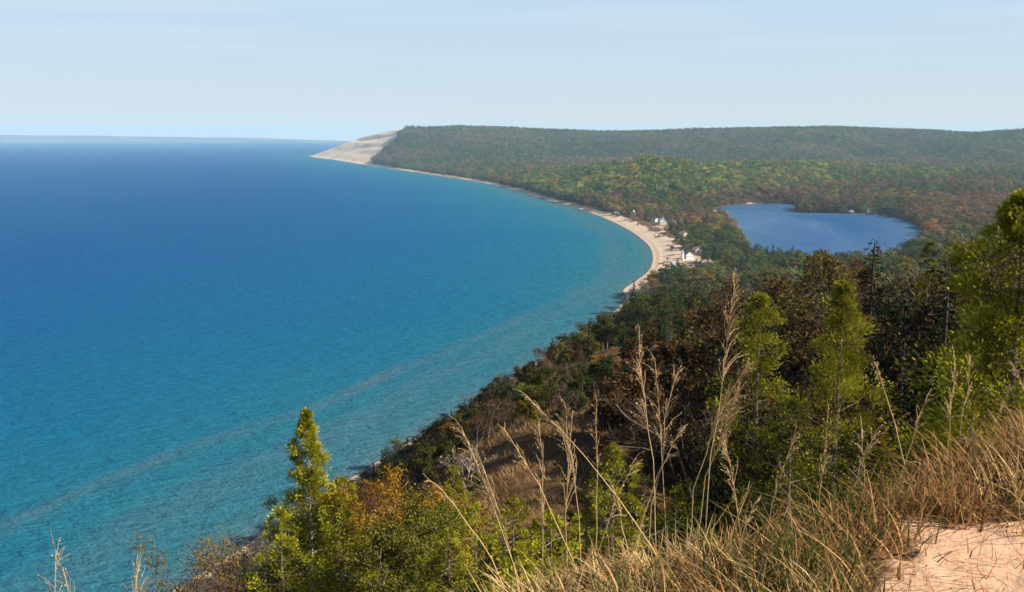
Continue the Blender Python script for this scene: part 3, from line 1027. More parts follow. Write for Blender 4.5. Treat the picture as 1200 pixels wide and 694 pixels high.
# visible share in the photograph: near to far, against the highest thing drawn so far in each pixel column
skyline = np.full(1201, 694.0)
order = np.argsort(D)
PXt, PYt = project(X, Y, Z + hgt)
vis = np.zeros(n_all)
wpx = np.where(kindi >= 5, .36, .62) * hgt * fat / D * F_PX
tD = np.array([])
ground_cols = {}
ti = 0
gr = 3.0 * (6000 / 3.0) ** np.linspace(0, 1, 260)
cols = np.arange(0, 1201, 4)
azc = np.arctan2(cols - 600, F_PX * CP)
GX, GY = np.outer(gr, np.sin(azc)), np.outer(gr, np.cos(azc))
GPY = project(GX, GY, height(GX.ravel(), GY.ravel()).reshape(GX.shape))[1]
GPY = np.minimum.accumulate(GPY, 0)
gi = 0
for i in order:
    while gi < len(gr) and gr[gi] < D[i]:
        if gi % 2 == 0:
            skyline = np.minimum(skyline, np.interp(np.arange(1201), cols, GPY[gi]))
        gi += 1
    if D[i] > 2300: break
    a, b = int(max(0, PXg[i] - wpx[i] / 2)), int(min(1200, PXg[i] + wpx[i] / 2 + 1))
    if b <= a or PXg[i] < -5 or PXg[i] > 1205: continue
    s = skyline[a:b]
    vis[i] = np.clip(np.minimum(s, 694) - max(PYt[i], 0), 0, None).sum()
    m = (a + b) // 2
    w4 = max(1, int((b - a) * .35))
    skyline[max(a, m - w4):m + w4] = np.minimum(skyline[max(a, m - w4):m + w4], PYt[i] + .12 * (PYg[i] - PYt[i]))
pick = np.argsort(-vis)[:262]
pick = pick[vis[pick] > 10]
picked = np.zeros(n_all, bool)
picked[pick] = True

# near-view versions with separate trunk and crown
NEARM = {}


def two_meshes(key, gen, leafmat, bark=M_BARK):
    bk, lf = gen
    NEARM[key] = (bk.mesh('trunk', bark), lf.mesh('crown', leafmat))


for k in range(3): two_meshes('leafy%d' % k, twiggy(200 + k, 12, 8.2, .27, 6500, 1, .05), M_LEAF)
for k in range(2): two_meshes('thin%d' % k, twiggy(220 + k, 12, 7.2, .22, 2400, 2 - k, .25), M_LEAF, M_BARK)
for k in range(2): two_meshes('spruce%d' % k, spruce(240 + k, 14, 5.0, 30, .55, 2.2), M_NEEDLE)

ORD = ['first', 'second', 'third', 'fourth', 'fifth', 'sixth', 'seventh', 'eighth', 'ninth', 'tenth', 'eleventh', 'twelfth', 'thirteenth', 'fourteenth', 'fifteenth']


ORD2 = ORD + ['sixteenth', 'seventeenth', 'eighteenth', 'nineteenth', 'twentieth', 'twenty-first', 'twenty-second']


def region(i):
    d, px = D[i], PXg[i]
    z = zone[i]
    if z == 'brush':
        if d < 130: return 'on the slope past the grassy bank'
        if d < 190: return 'around the bare bluff sand patch'
        return 'on the upper bluff past the sand'
    if z == 'shoreslope':
        if d < 210: return 'low behind the slender lakeside cedar'
        if d < 300: return 'at the bluff foot by the water'
        if d < 400: return 'low below the bare sand patch'
        return 'above the pale beach cove'
    if z == 'crest':
        if d < 130: return 'in the shaded hollow behind the cedars'
        if d < 260: return 'on the crest past the hollow'
        if px < 830: return 'on the crest above the village'
        return 'on the skyline below the lake'
    if z == 'village':
        if d < 900: return 'by the car park and lighthouse'
        if d < 1150: return 'between lighthouse and small lake'
        return 'among the village beach houses'
    if z == 'knoll': return 'on the knoll above the beach'
    if LS[i] > -90 and Y[i] > 1300: return 'on the small lake far shore'
    if LS[i] > -90: return 'on the small lake near shore'
    if d < 1100: return 'in woods between bluff and lake'
    if px > 1000: return 'in woods right of the lake'
    return 'in woods behind the village'


def kindword(i):
    c = colname[i]
    if SHR[i] and c == 'dark green': return 'dark green bushy conifer', 'conifer_tree', 'conifer'
    if SHR[i]: return c + ' shrub', 'brush_shrub', 'shrub'
    if c == 'dark green': return 'dark green conifer', 'conifer_tree', 'conifer'
    if kindi[i] in (3, 4): return ('grey-brown half-bare tree' if c == 'bare grey-brown' else 'brown thin-leaved tree'), 'half_bare_tree', 'tree'
    return c + ' leafy tree', 'broadleaf_tree', 'tree'


sets = {}
for i in pick:
    sets.setdefault((kindword(i)[0], region(i)), []).append(i)
labels = {}
for (kw, rg), L in sets.items():
    L.sort(key=lambda i: PXg[i])
    n = len(L)
    kw = kw.replace('leafy tree', 'tree').replace('half-bare ', '') if n > 1 else kw
    for r, i in enumerate(L):
        if n == 1: labels[i] = '%s %s' % (kw, rg)
        elif n <= 15: labels[i] = '%s from left of the %ss %s' % (ORD[r], kw, rg)
        else:
            half = r < (n + 1) // 2
            rr = r if half else r - (n + 1) // 2
            labels[i] = '%s of the %ss %s, from %s' % (ORD[min(rr if half else n - 1 - r, 14)], kw, rg, 'left' if half else 'right')
SHOWN = {}
GRP = {'brush_shrub': 'shrubs on the upper bluff and lake fringe', 'conifer_tree': 'conifers of the bluff and lowland woods', 'half_bare_tree': 'half-bare trees of the woods', 'broadleaf_tree': 'leafy autumn trees of the woods'}


def put_far(i, label):
    key = PK[kindi[i]]
    kw, nm, cat = kindword(i)
    o = link(nm, PROTO[key], None, (X[i], Y[i], Z[i] - .15), rotz[i])
    s = scl[i]
    o.scale = (s * fat[i], s * fat[i], s)
    o['tint'] = (*[float(t) for t in tints[i]], 1.0)
    tag(o, label, cat, GRP[nm])
    SHOWN.setdefault(key, o)


for i in pick:
    kw, nm, cat = kindword(i)
    if D[i] < 250:
        key = ('leafy%d' % kindi[i]) if kindi[i] < 3 else ('thin%d' % (kindi[i] - 3)) if kindi[i] < 5 else 'spruce%d' % (kindi[i] - 5)
        s = scl[i]
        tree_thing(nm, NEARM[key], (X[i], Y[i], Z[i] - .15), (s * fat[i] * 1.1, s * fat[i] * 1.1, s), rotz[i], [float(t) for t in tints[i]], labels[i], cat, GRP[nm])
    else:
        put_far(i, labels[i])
for kk, key in enumerate(PK):
    if key not in SHOWN:
        c = [i for i in range(n_all) if kindi[i] == kk and not picked[i] and D[i] > 250]
        i = max(c, key=lambda i: vis[i])
        picked[i] = True
        kw = kindword(i)[0]
        put_far(i, 'lone %s %s' % (kw, region(i)))

# all the other trees: one wooded mass
rest = ~picked
me = bpy.data.meshes.new('woodland')
me.vertices.add(int(rest.sum()))
me.vertices.foreach_set('co', np.column_stack([X, Y, Z - .2])[rest].astype(np.float32).ravel())


def pattr(name, typ, data):
    a = me.attributes.new(name, typ, 'POINT')
    a.data.foreach_set('color' if typ == 'FLOAT_COLOR' else 'vector' if typ == 'FLOAT_VECTOR' else 'value', np.asarray(data, np.int32 if typ == 'INT' else np.float32).ravel())


pattr('pk', 'INT', kindi[rest])
pattr('sz', 'FLOAT_VECTOR', np.column_stack([scl * fat, scl * fat, scl])[rest])
pattr('rot', 'FLOAT_VECTOR', np.column_stack([np.zeros(n_all), np.zeros(n_all), rotz])[rest])
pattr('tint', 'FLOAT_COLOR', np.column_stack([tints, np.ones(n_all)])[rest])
ng = bpy.data.node_groups.new('grow_woodland', 'GeometryNodeTree')
ng.interface.new_socket('Geometry', in_out='INPUT', socket_type='NodeSocketGeometry')
ng.interface.new_socket('Geometry', in_out='OUTPUT', socket_type='NodeSocketGeometry')
gi_, go_ = ng.nodes.new('NodeGroupInput'), ng.nodes.new('NodeGroupOutput')
jn = ng.nodes.new('GeometryNodeJoinGeometry')


def named(nm, typ):
    n = ng.nodes.new('GeometryNodeInputNamedAttribute')
    n.data_type = typ
    n.inputs[0].default_value = nm
    return n.outputs[0]


apk, asz, arot = named('pk', 'INT'), named('sz', 'FLOAT_VECTOR'), named('rot', 'FLOAT_VECTOR')
e2r = ng.nodes.new('FunctionNodeEulerToRotation')
ng.links.new(arot, e2r.inputs[0])
for kk, key in enumerate(PK):
    oi = ng.nodes.new('GeometryNodeObjectInfo')
    oi.transform_space = 'ORIGINAL'
    oi.inputs['Object'].default_value = SHOWN[key]
    oi.inputs['As Instance'].default_value = True
    cmp_ = ng.nodes.new('FunctionNodeCompare')
    cmp_.data_type = 'INT'
    cmp_.operation = 'EQUAL'
    ng.links.new(apk, cmp_.inputs[2])
    cmp_.inputs[3].default_value = kk
    ip = ng.nodes.new('GeometryNodeInstanceOnPoints')
    ng.links.new(gi_.outputs[0], ip.inputs['Points'])
    ng.links.new(cmp_.outputs[0], ip.inputs['Selection'])
    ng.links.new(oi.outputs['Geometry'], ip.inputs['Instance'])
    ng.links.new(e2r.outputs[0], ip.inputs['Rotation'])
    ng.links.new(asz, ip.inputs['Scale'])
    ng.links.new(ip.outputs[0], jn.inputs[0])
ng.links.new(jn.outputs[0], go_.inputs[0])
wood = link('woodland', me)
md = wood.modifiers.new('grow', 'NODES')
md.node_group = ng
tag(wood, 'autumn woods covering the lowland, knolls and long hills', None, None, 'stuff')
print('trees', n_all, 'individual', len(pick))


# ------------------------------------------------------------------ near trees and shrubs, each where its foot stands
def stand(px, top_py, dist):
    """ground point at that distance and the height that lifts its tip to the given line of sight"""
    az = math.atan2(px - 600, F_PX * CP)
    x, y = dist * math.sin(az), dist * math.cos(az)
    z = hz(x, y)
    d = ray(px, top_py)
    zt = CAM_Z + d[2] * dist / math.hypot(d[0], d[1])
    return (x, y, z), zt - z


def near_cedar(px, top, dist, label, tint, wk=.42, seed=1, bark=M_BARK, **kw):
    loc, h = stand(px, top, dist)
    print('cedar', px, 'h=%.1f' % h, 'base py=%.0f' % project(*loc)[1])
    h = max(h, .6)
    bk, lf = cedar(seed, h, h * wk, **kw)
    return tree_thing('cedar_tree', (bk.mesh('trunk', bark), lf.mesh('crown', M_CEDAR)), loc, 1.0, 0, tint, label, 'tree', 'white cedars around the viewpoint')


YG, MG, DG = (.330, .330, .026), (.270, .265, .026), (.060, .072, .018)
near_cedar(352, 480, 36, 'slender bright green cedar with a bare pale trunk rising against the lake', YG, .50, 11, M_PALEBARK, n_limbs=95, per=44, size=.46, shape=.92, spire=.05, ragged=.42)
near_cedar(392, 560, 34, 'short bushy cedar at the right foot of the slender lakeside cedar', YG, .62, 12, n_limbs=60, per=26, size=.36)
near_cedar(315, 598, 33, 'short bushy cedar at the left foot of the slender lakeside cedar', YG, .62, 13, n_limbs=50, per=24, size=.34)
near_cedar(484, 655, 18, 'low bright yellow-green cedar seedling below the golden shrubs', (.17, .19, .025), .6, 14, n_limbs=34, per=16, size=.24)
near_cedar(575, 640, 17, 'small yellow-green cedar sapling among the leaning grass stalks', (.17, .185, .025), .55, 15, n_limbs=36, per=16, size=.24)
near_cedar(530, 545, 36, 'mid green cedar sapling right of the golden shrubs', MG, .5, 16, n_limbs=46, per=20, size=.32)
near_cedar(724, 520, 24, 'dense yellow-green young cedar behind the crossing grass stalks', MG, .5, 17, n_limbs=64, per=24, size=.30, shape=.6)
near_cedar(625, 530, 60, 'low green cedar bush on the lit grassy bank', MG, .9, 18, n_limbs=40, per=18, size=.40)
near_cedar(583, 520, 66, 'small green cedar bush at the top edge of the grassy bank', MG, .8, 19, n_limbs=36, per=18, size=.40)
near_cedar(668, 505, 70, 'small olive cedar bush under the brown spur', MG, .9, 20, n_limbs=36, per=18, size=.40)
near_cedar(990, 328, 34, 'tall sunlit cedar with a forked top in the middle of the hollow', MG, .58, 21, n_limbs=120, per=50, size=.44, shape=.9, ragged=.42, spire=.05)
near_cedar(890, 342, 38, 'narrow olive cedar left of the tall forked cedar', (.24, .24, .024), .52, 22, n_limbs=100, per=46, size=.44, shape=.85, spire=.05)
near_cedar(935, 470, 30, 'dark low cedar between the two hollow cedars', DG, .6, 23, n_limbs=60, per=26, size=.40)
near_cedar(1192, 222, 19, 'big yellow-green cedar at the right edge rising above the horizon', (.27, .275, .024), .50, 24, n_limbs=140, per=60, size=.32, shape=.6, ragged=.4)
near_cedar(1140, 380, 22, 'lower dark cedar left of the big right-edge cedar', DG, .62, 25, n_limbs=80, per=30, size=.34)
near_cedar(1085, 282, 62, 'bright narrow cedar top above the dark spruce shade', (.15, .155, .022), .26, 26, n_limbs=80, per=20, size=.55)
near_cedar(1150, 470, 10.5, 'small bright cedar sprig in front of the big right-edge cedar', YG, .5, 27, n_limbs=28, per=12, size=.16)
near_cedar(1010, 505, 21, 'low bright green cedar bush at the foot of the tall forked cedar', DG, .9, 28, n_limbs=50, per=26, size=.28)


M_DARKBARK = simple_mat('dark_spruce_bark', (.045, .036, .03), .9, .3, 6)


def near_spruce(px, top, dist, label, wk, seed):
    loc, h = stand(px, top, dist)
    print('spruce', px, 'h=%.1f' % h)
    bk, lf = spruce(seed, h, h * wk, 40, .36, 5.5)
    return tree_thing('spruce_tree', (bk.mesh('trunk', M_DARKBARK), lf.mesh('crown', M_NEEDLE)), loc, 1.0, 0, (.010, .018, .010), label, 'tree', 'dark spruces in the hollow')


near_spruce(1021, 282, 52, 'dark narrow spruce with a pointed tip in front of the small lake', .42, 31)
near_spruce(1062, 330, 46, 'dark broad spruce right of the pointed spruce', .62, 32)
near_spruce(1110, 300, 38, 'dark spruce shading the hollow left of the big cedar', .6, 33)


for k, (px_, top_, d_, lab) in enumerate([  # spruces added at and beyond the right edge to shade the hollow
        (1225, 262, 58, 'dark spruce added for shade at the far right end of the hollow'),
        (1180, 290, 72, 'dark spruce between the hollow and the lake at the right'),
        (1280, 240, 66, 'unseen broad dark spruce added for shade past the right edge, farthest back')]):
    near_spruce(px_, top_, d_, lab, .62, 330 + k)


def near_twiggy(px, top, dist, label, tint, seed, wk=.75, leaf=.13, leaves=3000, stems=3, gap=.1, bark=M_BARK, name='autumn_shrub', cat='shrub', group='autumn shrubs on the bluff'):
    loc, h = stand(px, top, dist)
    print(name, px, 'h=%.1f' % h, 'base py=%.0f' % project(*loc)[1])
    h = max(h, .5)
    if name == 'autumn_shrub': leaf, leaves = leaf * .45, int(leaves * 3.6)
    bk, lf = twiggy(seed, h / 1.12, h * wk, leaf, leaves, stems, gap)
    zs = np.concatenate(bk.v)[:, 2].max()
    k = h / zs
    e = tree_thing(name, (bk.mesh('trunk', bark), lf.mesh('crown', M_LEAF)), loc, k, 0, tint, label, cat, group)
    return e


near_twiggy(478, 560, 33, 'golden orange shrub left of the green sapling', (.24, .135, .02), 41, .8, .16, 4200)
near_twiggy(450, 585, 37, 'yellow olive shrub beside the golden orange shrub', (.16, .13, .02), 42, .8, .16, 3600)
near_twiggy(512, 575, 30, 'dense yellow-green shrub right of the golden orange shrub', (.13, .14, .022), 43, .7, .14, 4200)
near_twiggy(425, 572, 46, 'red-brown twiggy bush just right of the slender lakeside cedar', (.17, .075, .045), 44, .7, .12, 1800)
near_twiggy(455, 602, 26, 'olive undershrub in front of the golden orange shrub', (.12, .115, .022), 45, .9, .14, 3600)
near_twiggy(228, 630, 42, 'olive and orange shrub at the lower left by the water', (.16, .11, .025), 46, .8, .17, 2600)
near_twiggy(205, 662, 38, 'low golden shrub left of the olive and orange shrub', (.18, .12, .022), 47, .9, .16, 2200)
near_twiggy(268, 652, 36, 'reddish half-bare bush between lakeside cedar and golden shrub', (.17, .085, .05), 48, .9, .12, 1500)
near_twiggy(545, 655, 22, 'olive bush under the leaning grass stalks', (.11, .11, .022), 49, 1.0, .12, 3000)
near_twiggy(960, 300, 88, 'olive brown crown in front of the small lake', (.11, .088, .03), 51, .8, .26, 4200, 1, 0, M_BARK, 'broadleaf_tree', 'tree', 'leafy autumn trees of the woods')
near_twiggy(910, 312, 84, 'wide brown olive crown left of the pointed spruce', (.105, .08, .03), 52, .85, .26, 4200, 1, 0, M_BARK, 'broadleaf_tree', 'tree', 'leafy autumn trees of the woods')
near_twiggy(860, 325, 80, 'brown crown behind the tall grass plume', (.11, .07, .035), 53, .85, .26, 3600, 1, .1, M_BARK, 'broadleaf_tree', 'tree', 'leafy autumn trees of the woods')
near_twiggy(1125, 246, 56, 'brown thin-leaved tree rising left of the big right-edge cedar', (.10, .07, .035), 54, .7, .2, 3600, 1, .05, M_BARK, 'broadleaf_tree', 'tree', 'leafy autumn trees of the woods')
near_twiggy(1160, 262, 48, 'dark brown tree half hidden by the big right-edge cedar', (.085, .06, .03), 55, .75, .2, 3600, 1, .05, M_BARK, 'broadleaf_tree', 'tree', 'leafy autumn trees of the woods')
near_twiggy(1060, 300, 74, 'olive tree between the dark spruces and the lake', (.10, .085, .03), 56, .8, .24, 3600, 1, .05, M_BARK, 'broadleaf_tree', 'tree', 'leafy autumn trees of the woods')
near_twiggy(945, 400, 50, 'rust-brown bush in the shade behind the narrow olive cedar', (.13, .07, .03), 57, .9, .16, 3000)
near_twiggy(850, 430, 44, 'brown twiggy bush left of the narrow olive cedar', (.11, .07, .035), 58, .9, .14, 2600)
HOLLOW = [(782, 388, 68, 'brown'), (818, 362, 74, 'brown'), (845, 344, 80, 'olive'), (802, 405, 57, 'dark green'), (872, 352, 62, 'brown'), (905, 366, 54, 'dark green'), (930, 342, 60, 'olive'),
          (958, 352, 55, 'rust-brown'), (1003, 352, 62, 'olive'), (1042, 348, 58, 'dark green'), (1092, 326, 52, 'brown'), (1112, 352, 43, 'dark green'), (1132, 318, 60, 'olive'),
          (1064, 402, 40, 'dark green'), (1012, 425, 45, 'brown'), (868, 425, 46, 'dark green'), (836, 420, 50, 'brown'), (948, 440, 43, 'dark green'), (1086, 430, 37, 'brown'), (770, 430, 52, 'brown'), (1165, 340, 40, 'dark green')]
for k, (px_, top_, d_, c_) in enumerate(HOLLOW):
    lab = '%s from left of the trees filling the hollow behind the cedars' % ORD2[sorted(q[0] for q in HOLLOW).index(px_)]
    if c_ == 'dark green': near_spruce(px_, top_, d_, lab + ', dark conifer', .66, 500 + k)
    else: near_twiggy(px_, top_, d_, lab, jit(tuple(.75 * v_ for v_ in TINT[c_]), .12), 500 + k, .95, .2, 5200, 2, 0, M_BARK, 'broadleaf_tree', 'tree', 'leafy autumn trees of the woods')
for k, (px_, top_, d_, c_, lab) in enumerate([
        (600, 585, 17, MG, 'green bush just past the rim under the leaning stalks'), (648, 600, 15, YG, 'yellow-green bush past the rim below the grassy bank'),
        (555, 590, 22, YG, 'yellow-green bush between sapling and golden shrubs'), (692, 600, 18, MG, 'green bush left below the young cedar'),
        (522, 622, 20, MG, 'mid green bush above the cedar seedling'), (610, 640, 12, YG, 'bright low bush at the bottom among bent stalks'),
        (760, 560, 26, DG, 'dark cedar bush right of the young cedar'), (800, 570, 30, MG, 'olive cedar bush below the tall plume stalk'), (440, 640, 27, YG, 'bright bush between the lakeside cedar and seedling')]):
    near_cedar(px_, top_, d_, lab, c_, .85, 540 + k, n_limbs=34, per=16, size=.26)
SPIT = [934, 938, 942, 947, 952, 957, 963, 969]
for k, px_ in enumerate(SPIT):
    q = at(px_, 247.6 + .14 * k, LAKE_Z)
    o = link('conifer_tree' if k % 3 != 2 else 'broadleaf_tree', PROTO['spruce%d' % (k % 2)] if k % 3 != 2 else PROTO['broad1'], None, (q[0], q[1], hz(*q) - .1), k * 1.3)
    o.scale = (1.6, 1.6, 1.25 + .2 * math.sin(k * 2.1))
    o['tint'] = (*jit(tuple(.75 * v_ for v_ in TINT['dark green' if k % 3 != 2 else 'olive']), .1), 1)
    tag(o, '%s tree from left on the wooded spit jutting into the small lake' % ORD[k], 'tree', 'trees on the lake spit')
near_twiggy(545, 520, 50, 'bare whitish twig bush at the top of the brush line', (.30, .22, .16), 61, .5, .1, 90, 3, .6, M_PALEBARK, 'bare_bush', 'shrub', 'bare pale bushes')


# ------------------------------------------------------------------ grass
def blades(n, x, y, z, h, lean, curl, width, seg=4, g=rng, lv=None):
    """curved tapering ribbons; returns verts, quads, lv"""
    a = g.uniform(0, 6.283, n)
    d = np.column_stack([np.cos(a), np.sin(a), np.zeros(n)])
    s = np.column_stack([-np.sin(a + g.normal(0, .6, n)), np.cos(a), np.zeros(n)])
    t = np.linspace(0, 1, seg + 1)
    base = np.column_stack([x, y, z])
    P = base[:, None] + h[:, None, None] * (np.array([0, 0, 1.])[None, None] * (t - .35 * curl[:, None] * t ** 2)[..., None] + d[:, None] * ((lean[:, None] * t + curl[:, None] * t ** 2.2))[..., None])
    w = width[:, None] * (1 - t[None] ** 1.5) * .5 + .0003
    L, R = P - s[:, None] * w[..., None], P + s[:, None] * w[..., None]
    v = np.stack([L, R], 2).reshape(-1, 3)
    b = (np.arange(n) * 2 * (seg + 1))[:, None] + (np.arange(seg) * 2)[None]
    q = np.stack([b, b + 1, b + 3, b + 2], -1).reshape(-1, 4)
    return v, q


def grass_mat(name):
    m, nt, out = new_mat(name)
    c = N(nt, 'ShaderNodeAttribute', attribute_name='col', attribute_type='GEOMETRY')
    d, tr = N(nt, 'ShaderNodeBsdfDiffuse'), N(nt, 'ShaderNodeBsdfTranslucent')
    nt.links.new(c.outputs['Color'], d.inputs[0])
    nt.links.new(c.outputs['Color'], tr.inputs[0])
    mx = N(nt, 'ShaderNodeMixShader')
    mx.inputs[0].default_value = .35
    nt.links.new(d.outputs[0], mx.inputs[1])
    nt.links.new(tr.outputs[0], mx.inputs[2])
    nt.links.new(mx.outputs[0], out.inputs[0])
    return m


M_G = grass_mat('dune_grass_blades')
STRAW = np.array([(.46, .31, .14), (.40, .25, .11), (.31, .165, .07), (.52, .385, .20), (.25, .14, .07)])
GREEN = np.array([(0.0540, 0.0765, 0.0216), (0.0765, 0.0945, 0.0252), (0.0405, 0.0585, 0.0180), (0.1170, 0.1170, 0.0315)])


def tufts(name, cx, cy, per, spread, hmin, hmax, green, width, label, seg=4, seedg=5, flat=0.0, tone=1.0):
    g = np.random.default_rng(seedg)
    n = len(cx) * per
    ids = np.repeat(np.arange(len(cx)), per)
    r = spread * np.sqrt(g.random(n))
    a = g.uniform(0, 6.283, n)
    x, y = cx[ids] + r * np.cos(a), cy[ids] + r * np.sin(a)
    z = height(x, y) - .01
    th = g.uniform(hmin, hmax, len(cx)) if np.ndim(hmin) == 0 else hmin * g.uniform(.6, 1.35, len(cx))
    h = th[ids] * g.uniform(.45, 1.1, n)
    lean = np.abs(g.normal(.22, .16, n))
    curl = np.abs(g.normal(.32, .34, n))
    brk = g.random(n) < .16
    lean = np.where(brk, lean + g.uniform(.4, 1.2, n), lean) + flat * g.uniform(.2, 1, n)
    h = h * (1 - .45 * (flat > 0))
    w = width * g.uniform(.5, 1.3, n)
    v, q = blades(n, x, y, z, h, lean, curl, w, seg, g)
    isg = g.random(n) < green[ids]
    rusty = (fbm(x / .7 + 9, y / .7, 3) + .2 * (x > 1.2) * (np.hypot(x, y) < 14)) > -.10
    pick_ = np.where(rusty, np.array([1, 2, 4])[g.integers(0, 3, n)], np.array([0, 1, 3])[g.integers(0, 3, n)])
    c = np.where(isg[:, None], GREEN[g.integers(0, len(GREEN), n)], STRAW[pick_])
    c = c * (1 + g.normal(0, .15, (n, 1))) * tone
    c = np.clip(np.repeat(c, seg, 0), .01, .9)
    me = np_mesh(name, v, [q], M_G, None, {'col': ('FACE', 'FLOAT_COLOR', np.column_stack([c, np.ones(len(c))]))})
    return tag(link(name, me), label, None, None, 'stuff')


# the rim around the viewer
g = np.random.default_rng(77)
n = 17000
az = g.uniform(rad(-48), rad(88), n)
dd = 2.2 + 12 * g.random(n) ** 1.7
tx, ty = dd * np.sin(az), dd * np.cos(az)
tz, tsd, tls, tu, tv = height(tx, ty, True)
sm = sand_mask(tx, ty, tsd, tls, tu, tv, tz)
pxx, pyy = project(tx, ty, tz)
ok = (sm < .35) & (g.random(n) < np.where(sm > .05, .5, 1)) & (fbm(tx / .55, ty / .55, 2) > -.38) & ~((pxx < 520) & (dd < 6.5))
tx, ty, pxx = tx[ok], ty[ok], pxx[ok]
gr_ = np.clip(.16 + .42 * np.exp(-((pxx - 920) / 75) ** 2) + .55 * fbm(tx / 1.3 + 4, ty / 1.3, 3) + .25 * sstep(840, 1000, pxx), .05, .85)
tufts('dune_grass', tx, ty, 15, .13, np.interp(pxx, [450, 700, 860, 1000, 1200], [.11, .14, .19, .20, .21]) * np.interp(np.hypot(tx, ty), [2.2, 3.2, 4.5, 6, 8], [.8, 1., 1.1, .8, .7]), .42, gr_, .0075, 'straw and green dune grass along the rim of the bluff', 4, 6)
n = 14000
az = g.uniform(rad(-48), rad(88), n)
dd = 2.1 + 6 * g.random(n) ** 1.4
qx, qy = dd * np.sin(az), dd * np.cos(az)
qz, qsd, qls, qu, qv = height(qx, qy, True)
qs = sand_mask(qx, qy, qsd, qls, qu, qv, qz)
ok = (qs < .25) | ((qs < .6) & (g.random(n) < .3))
tufts('dry_thatch', qx[ok], qy[ok], 9, .12, .10, .24, np.full(int(ok.sum()), .06), .005, 'matted rusty dead grass lying under the standing blades', 3, 61, 1.3)
# sparse bits on the sand
n = 160
az = g.uniform(rad(10), rad(40), n)
dd = g.uniform(2.5, 5, n)
tufts('sparse_grass', dd * np.sin(az), dd * np.cos(az), 4, .05, .05, .16, np.full(n, .35), .005, 'short grass blades scattered over the trampled sand', 3, 8)
n = 420
az = g.uniform(rad(12), rad(40), n)
dd = g.uniform(2.6, 4.6, n)
tufts('sand_litter', dd * np.sin(az), dd * np.cos(az), 2, .1, .05, .16, np.zeros(n), .004, 'broken dry stems and bits of litter lying on the sand', 3, 88, 2.2)
# slopes beyond the rim
n = 20000
az = g.uniform(rad(-34), rad(33), n)
dd = 13 * (170 / 13) ** g.random(n)
tx, ty = dd * np.sin(az), dd * np.cos(az)
tz, tsd, tls, tu, tv = height(tx, ty, True)
sm = sand_mask(tx, ty, tsd, tls, tu, tv, tz)
ok = (tsd > 50) & (sm < .5) & (tv < 40)
tx, ty, dd = tx[ok], ty[ok], dd[ok]
tufts('slope_grass', tx, ty, 24, .5, .2, .55, np.clip(.14 + .5 * fbm(tx / 9, ty / 9, 3), .0, .6), .026, 'rusty dry grass covering the upper slopes of the bluff', 3, 9, 0.0, .8)


